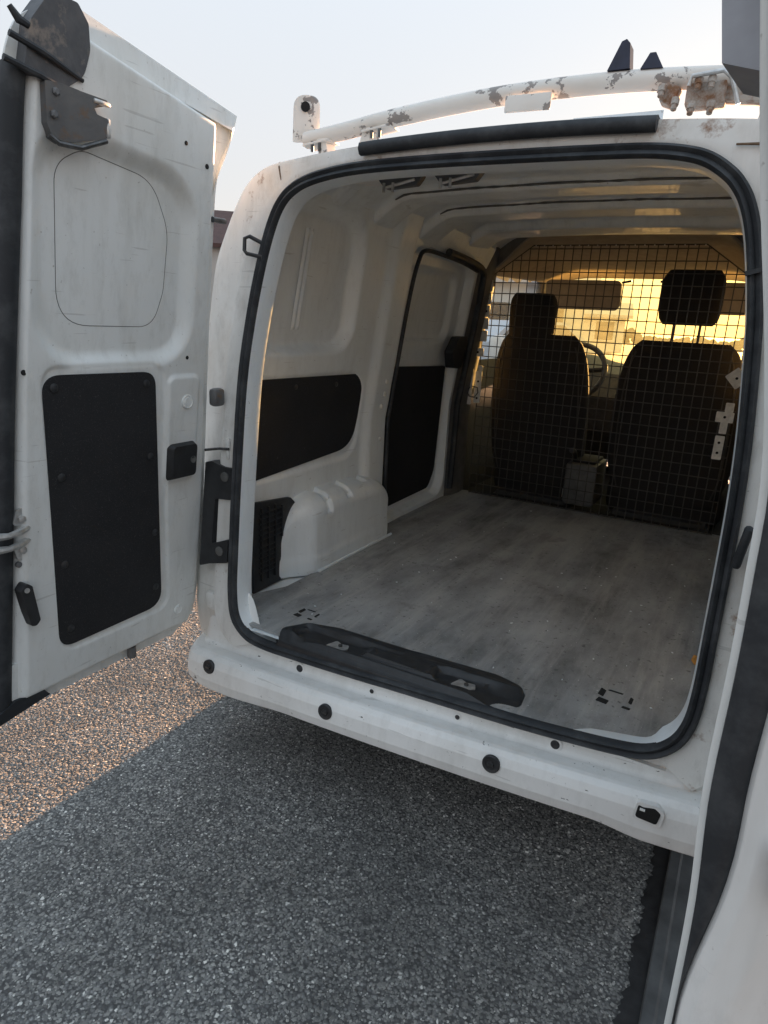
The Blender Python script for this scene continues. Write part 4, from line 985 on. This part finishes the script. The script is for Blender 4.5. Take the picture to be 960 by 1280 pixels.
# ------------------------------------------------------------------ surroundings
M['brownroof'] = plain('brown_roof', (.085, .042, .035), .8, 0, .2, 3)
M['render'] = plain('house_render', (.52, .48, .44), .85, 0, .1, 1)
M['whitewall'] = plain('white_wall', (.62, .62, .60), .85, 0, .08, 1)
M['dirtyfoil'] = plain('dry_hedge', (.085, .075, .045), .95, 0, .4, 3)
M['winpane'] = plain('window_pane', (.03, .035, .04), .12, 0, .2, 1)
M['carpaint'] = plain('silver_car_paint', (.40, .45, .52), .3, .3, .05, 3, coat=.4)
def house(name, label, loc, rz, w, d, he, hr, wallm, roofm, wins):
    t_ = thing(name, label, 'house', loc); t_.rotation_euler = (0, 0, rz)
    wm = MB().box((0, 0, he/2), (w, d, he)); wm.add([(-w/2, -d/2, he), (-w/2, d/2, he), (-w/2, 0, hr-.1)], [(0, 1, 2)]).add([(w/2, -d/2, he), (w/2, d/2, he), (w/2, 0, hr-.1)], [(0, 1, 2)])
    wo = wm.build('wall', wallm, t_, smooth=False); o_ = .4; sl_ = (hr-he)/(d/2)
    rf = MB().prism([(-w/2-o_, -d/2-o_, he-o_*sl_), (w/2+o_, -d/2-o_, he-o_*sl_), (w/2+o_, 0, hr), (w/2+o_, d/2+o_, he-o_*sl_), (-w/2-o_, d/2+o_, he-o_*sl_), (-w/2-o_, 0, hr)][:0] or [(-w/2-o_, -d/2-o_, he-o_*sl_), (-w/2-o_, 0, hr), (-w/2-o_, d/2+o_, he-o_*sl_), (-w/2-o_, d/2+o_, he-o_*sl_+.2), (-w/2-o_, 0, hr+.22), (-w/2-o_, -d/2-o_, he-o_*sl_+.2)],
                    [(w/2+o_, -d/2-o_, he-o_*sl_), (w/2+o_, 0, hr), (w/2+o_, d/2+o_, he-o_*sl_), (w/2+o_, d/2+o_, he-o_*sl_+.2), (w/2+o_, 0, hr+.22), (w/2+o_, -d/2-o_, he-o_*sl_+.2)]).build('roof', roofm, t_, smooth=False)
    MB().box((w*.25, 0, hr+.4), (.7, .7, 1.2)).build('chimney', wallm, rf, smooth=False)
    for x, z in wins:
        f = MB().box((x, -d/2-.03, z), (1.3, .10, 1.3)).build('window', 'whitewall', t_, smooth=False)
        MB().box((x, -d/2-.085, z), (1.1, .03, 1.1)).build('pane', 'winpane', f, smooth=False)
    return t_
def at(dx, dy, dist): return (CP.x+dx*dist, CP.y+dy*dist, 0)
house('house', 'house with a dark red brown roof behind the open left door', at(-.70, .72, 42), R(38), 12, 9, 4.6, 6.6, 'render', 'brownroof', [(-3, 1.6), (0, 1.6), (3, 1.6)])
house('house', 'small pale outbuilding ahead of the van seen through the windscreen', at(-.222, .975, 48), R(12), 4.6, 5, 2.2, 2.9, 'whitewall', 'render', [(-1.2, 1.3), (1.1, 1.3)])
house('house', 'white house seen through the driver side window', at(-.345, .937, 30), R(16), 7, 7, 3.0, 4.6, 'whitewall', 'render', [(-2, 1.6), (0.2, 1.6), (2.2, 1.6)])
# parked car beyond the driver's window
car = thing('parked_car', 'silver blue car parked beyond the driver window', 'car', at(-.325, .946, 15)); car.rotation_euler = (0, 0, R(60))
cp_ = [(-2.1, .35), (-2.1, .75), (-1.9, .92), (-1.2, 1.0), (-.6, 1.42), (.9, 1.44), (1.6, 1.02), (2.05, .85), (2.1, .35)]
MB().prism([(x, -.85+(.12 if z > 1.05 else 0), z) for x, z in cp_], [(x, .85-(.12 if z > 1.05 else 0), z) for x, z in cp_]).build('body', 'carpaint', car, 25)
for s in (-1, 1):
    wq = [(-1.0, 1.04), (-.55, 1.36), (.85, 1.38), (1.35, 1.04)]
    MB().prism([(x, s*(.862-(.11 if z > 1.05 else 0)), z) for x, z in wq], [(x, s*(.84-(.11 if z > 1.05 else 0)), z) for x, z in wq]).build('window', 'winpane', car)
    for x in (-1.3, 1.3): MB().lathe([(.0, -.1), (.3, -.1), (.33, 0), (.3, .1), (0, .1)], (x, s*.78, .33), (0, 1, 0), 20).build('wheel', 'tyre', car)
# far hedge along the lot
hm = MB(); nb = 900
for k in range(nb):
    x = rng.uniform(-60, 60); h = 1.2+.7*math.sin(x*.21)+.4*math.sin(x*.83+1); y = 85+rng.uniform(-1.5, 1.5)+.05*x; z = rng.uniform(.1, max(.5, h))
    s = rng.uniform(.25, .6); hm.lathe([(.05, -s*.9), (s*.8, -s*.4), (s, .1*s), (s*.7, s*.6), (.05, s)], (x, y, z), (rng.normal(0, .4), rng.normal(0, .4), 1), 6)
hg = hm.build('hedge', 'dirtyfoil', smooth=False); hg['kind'] = 'stuff'; hg['label'] = 'low dry hedge along the far edge of the lot'; hg['category'] = 'hedge'
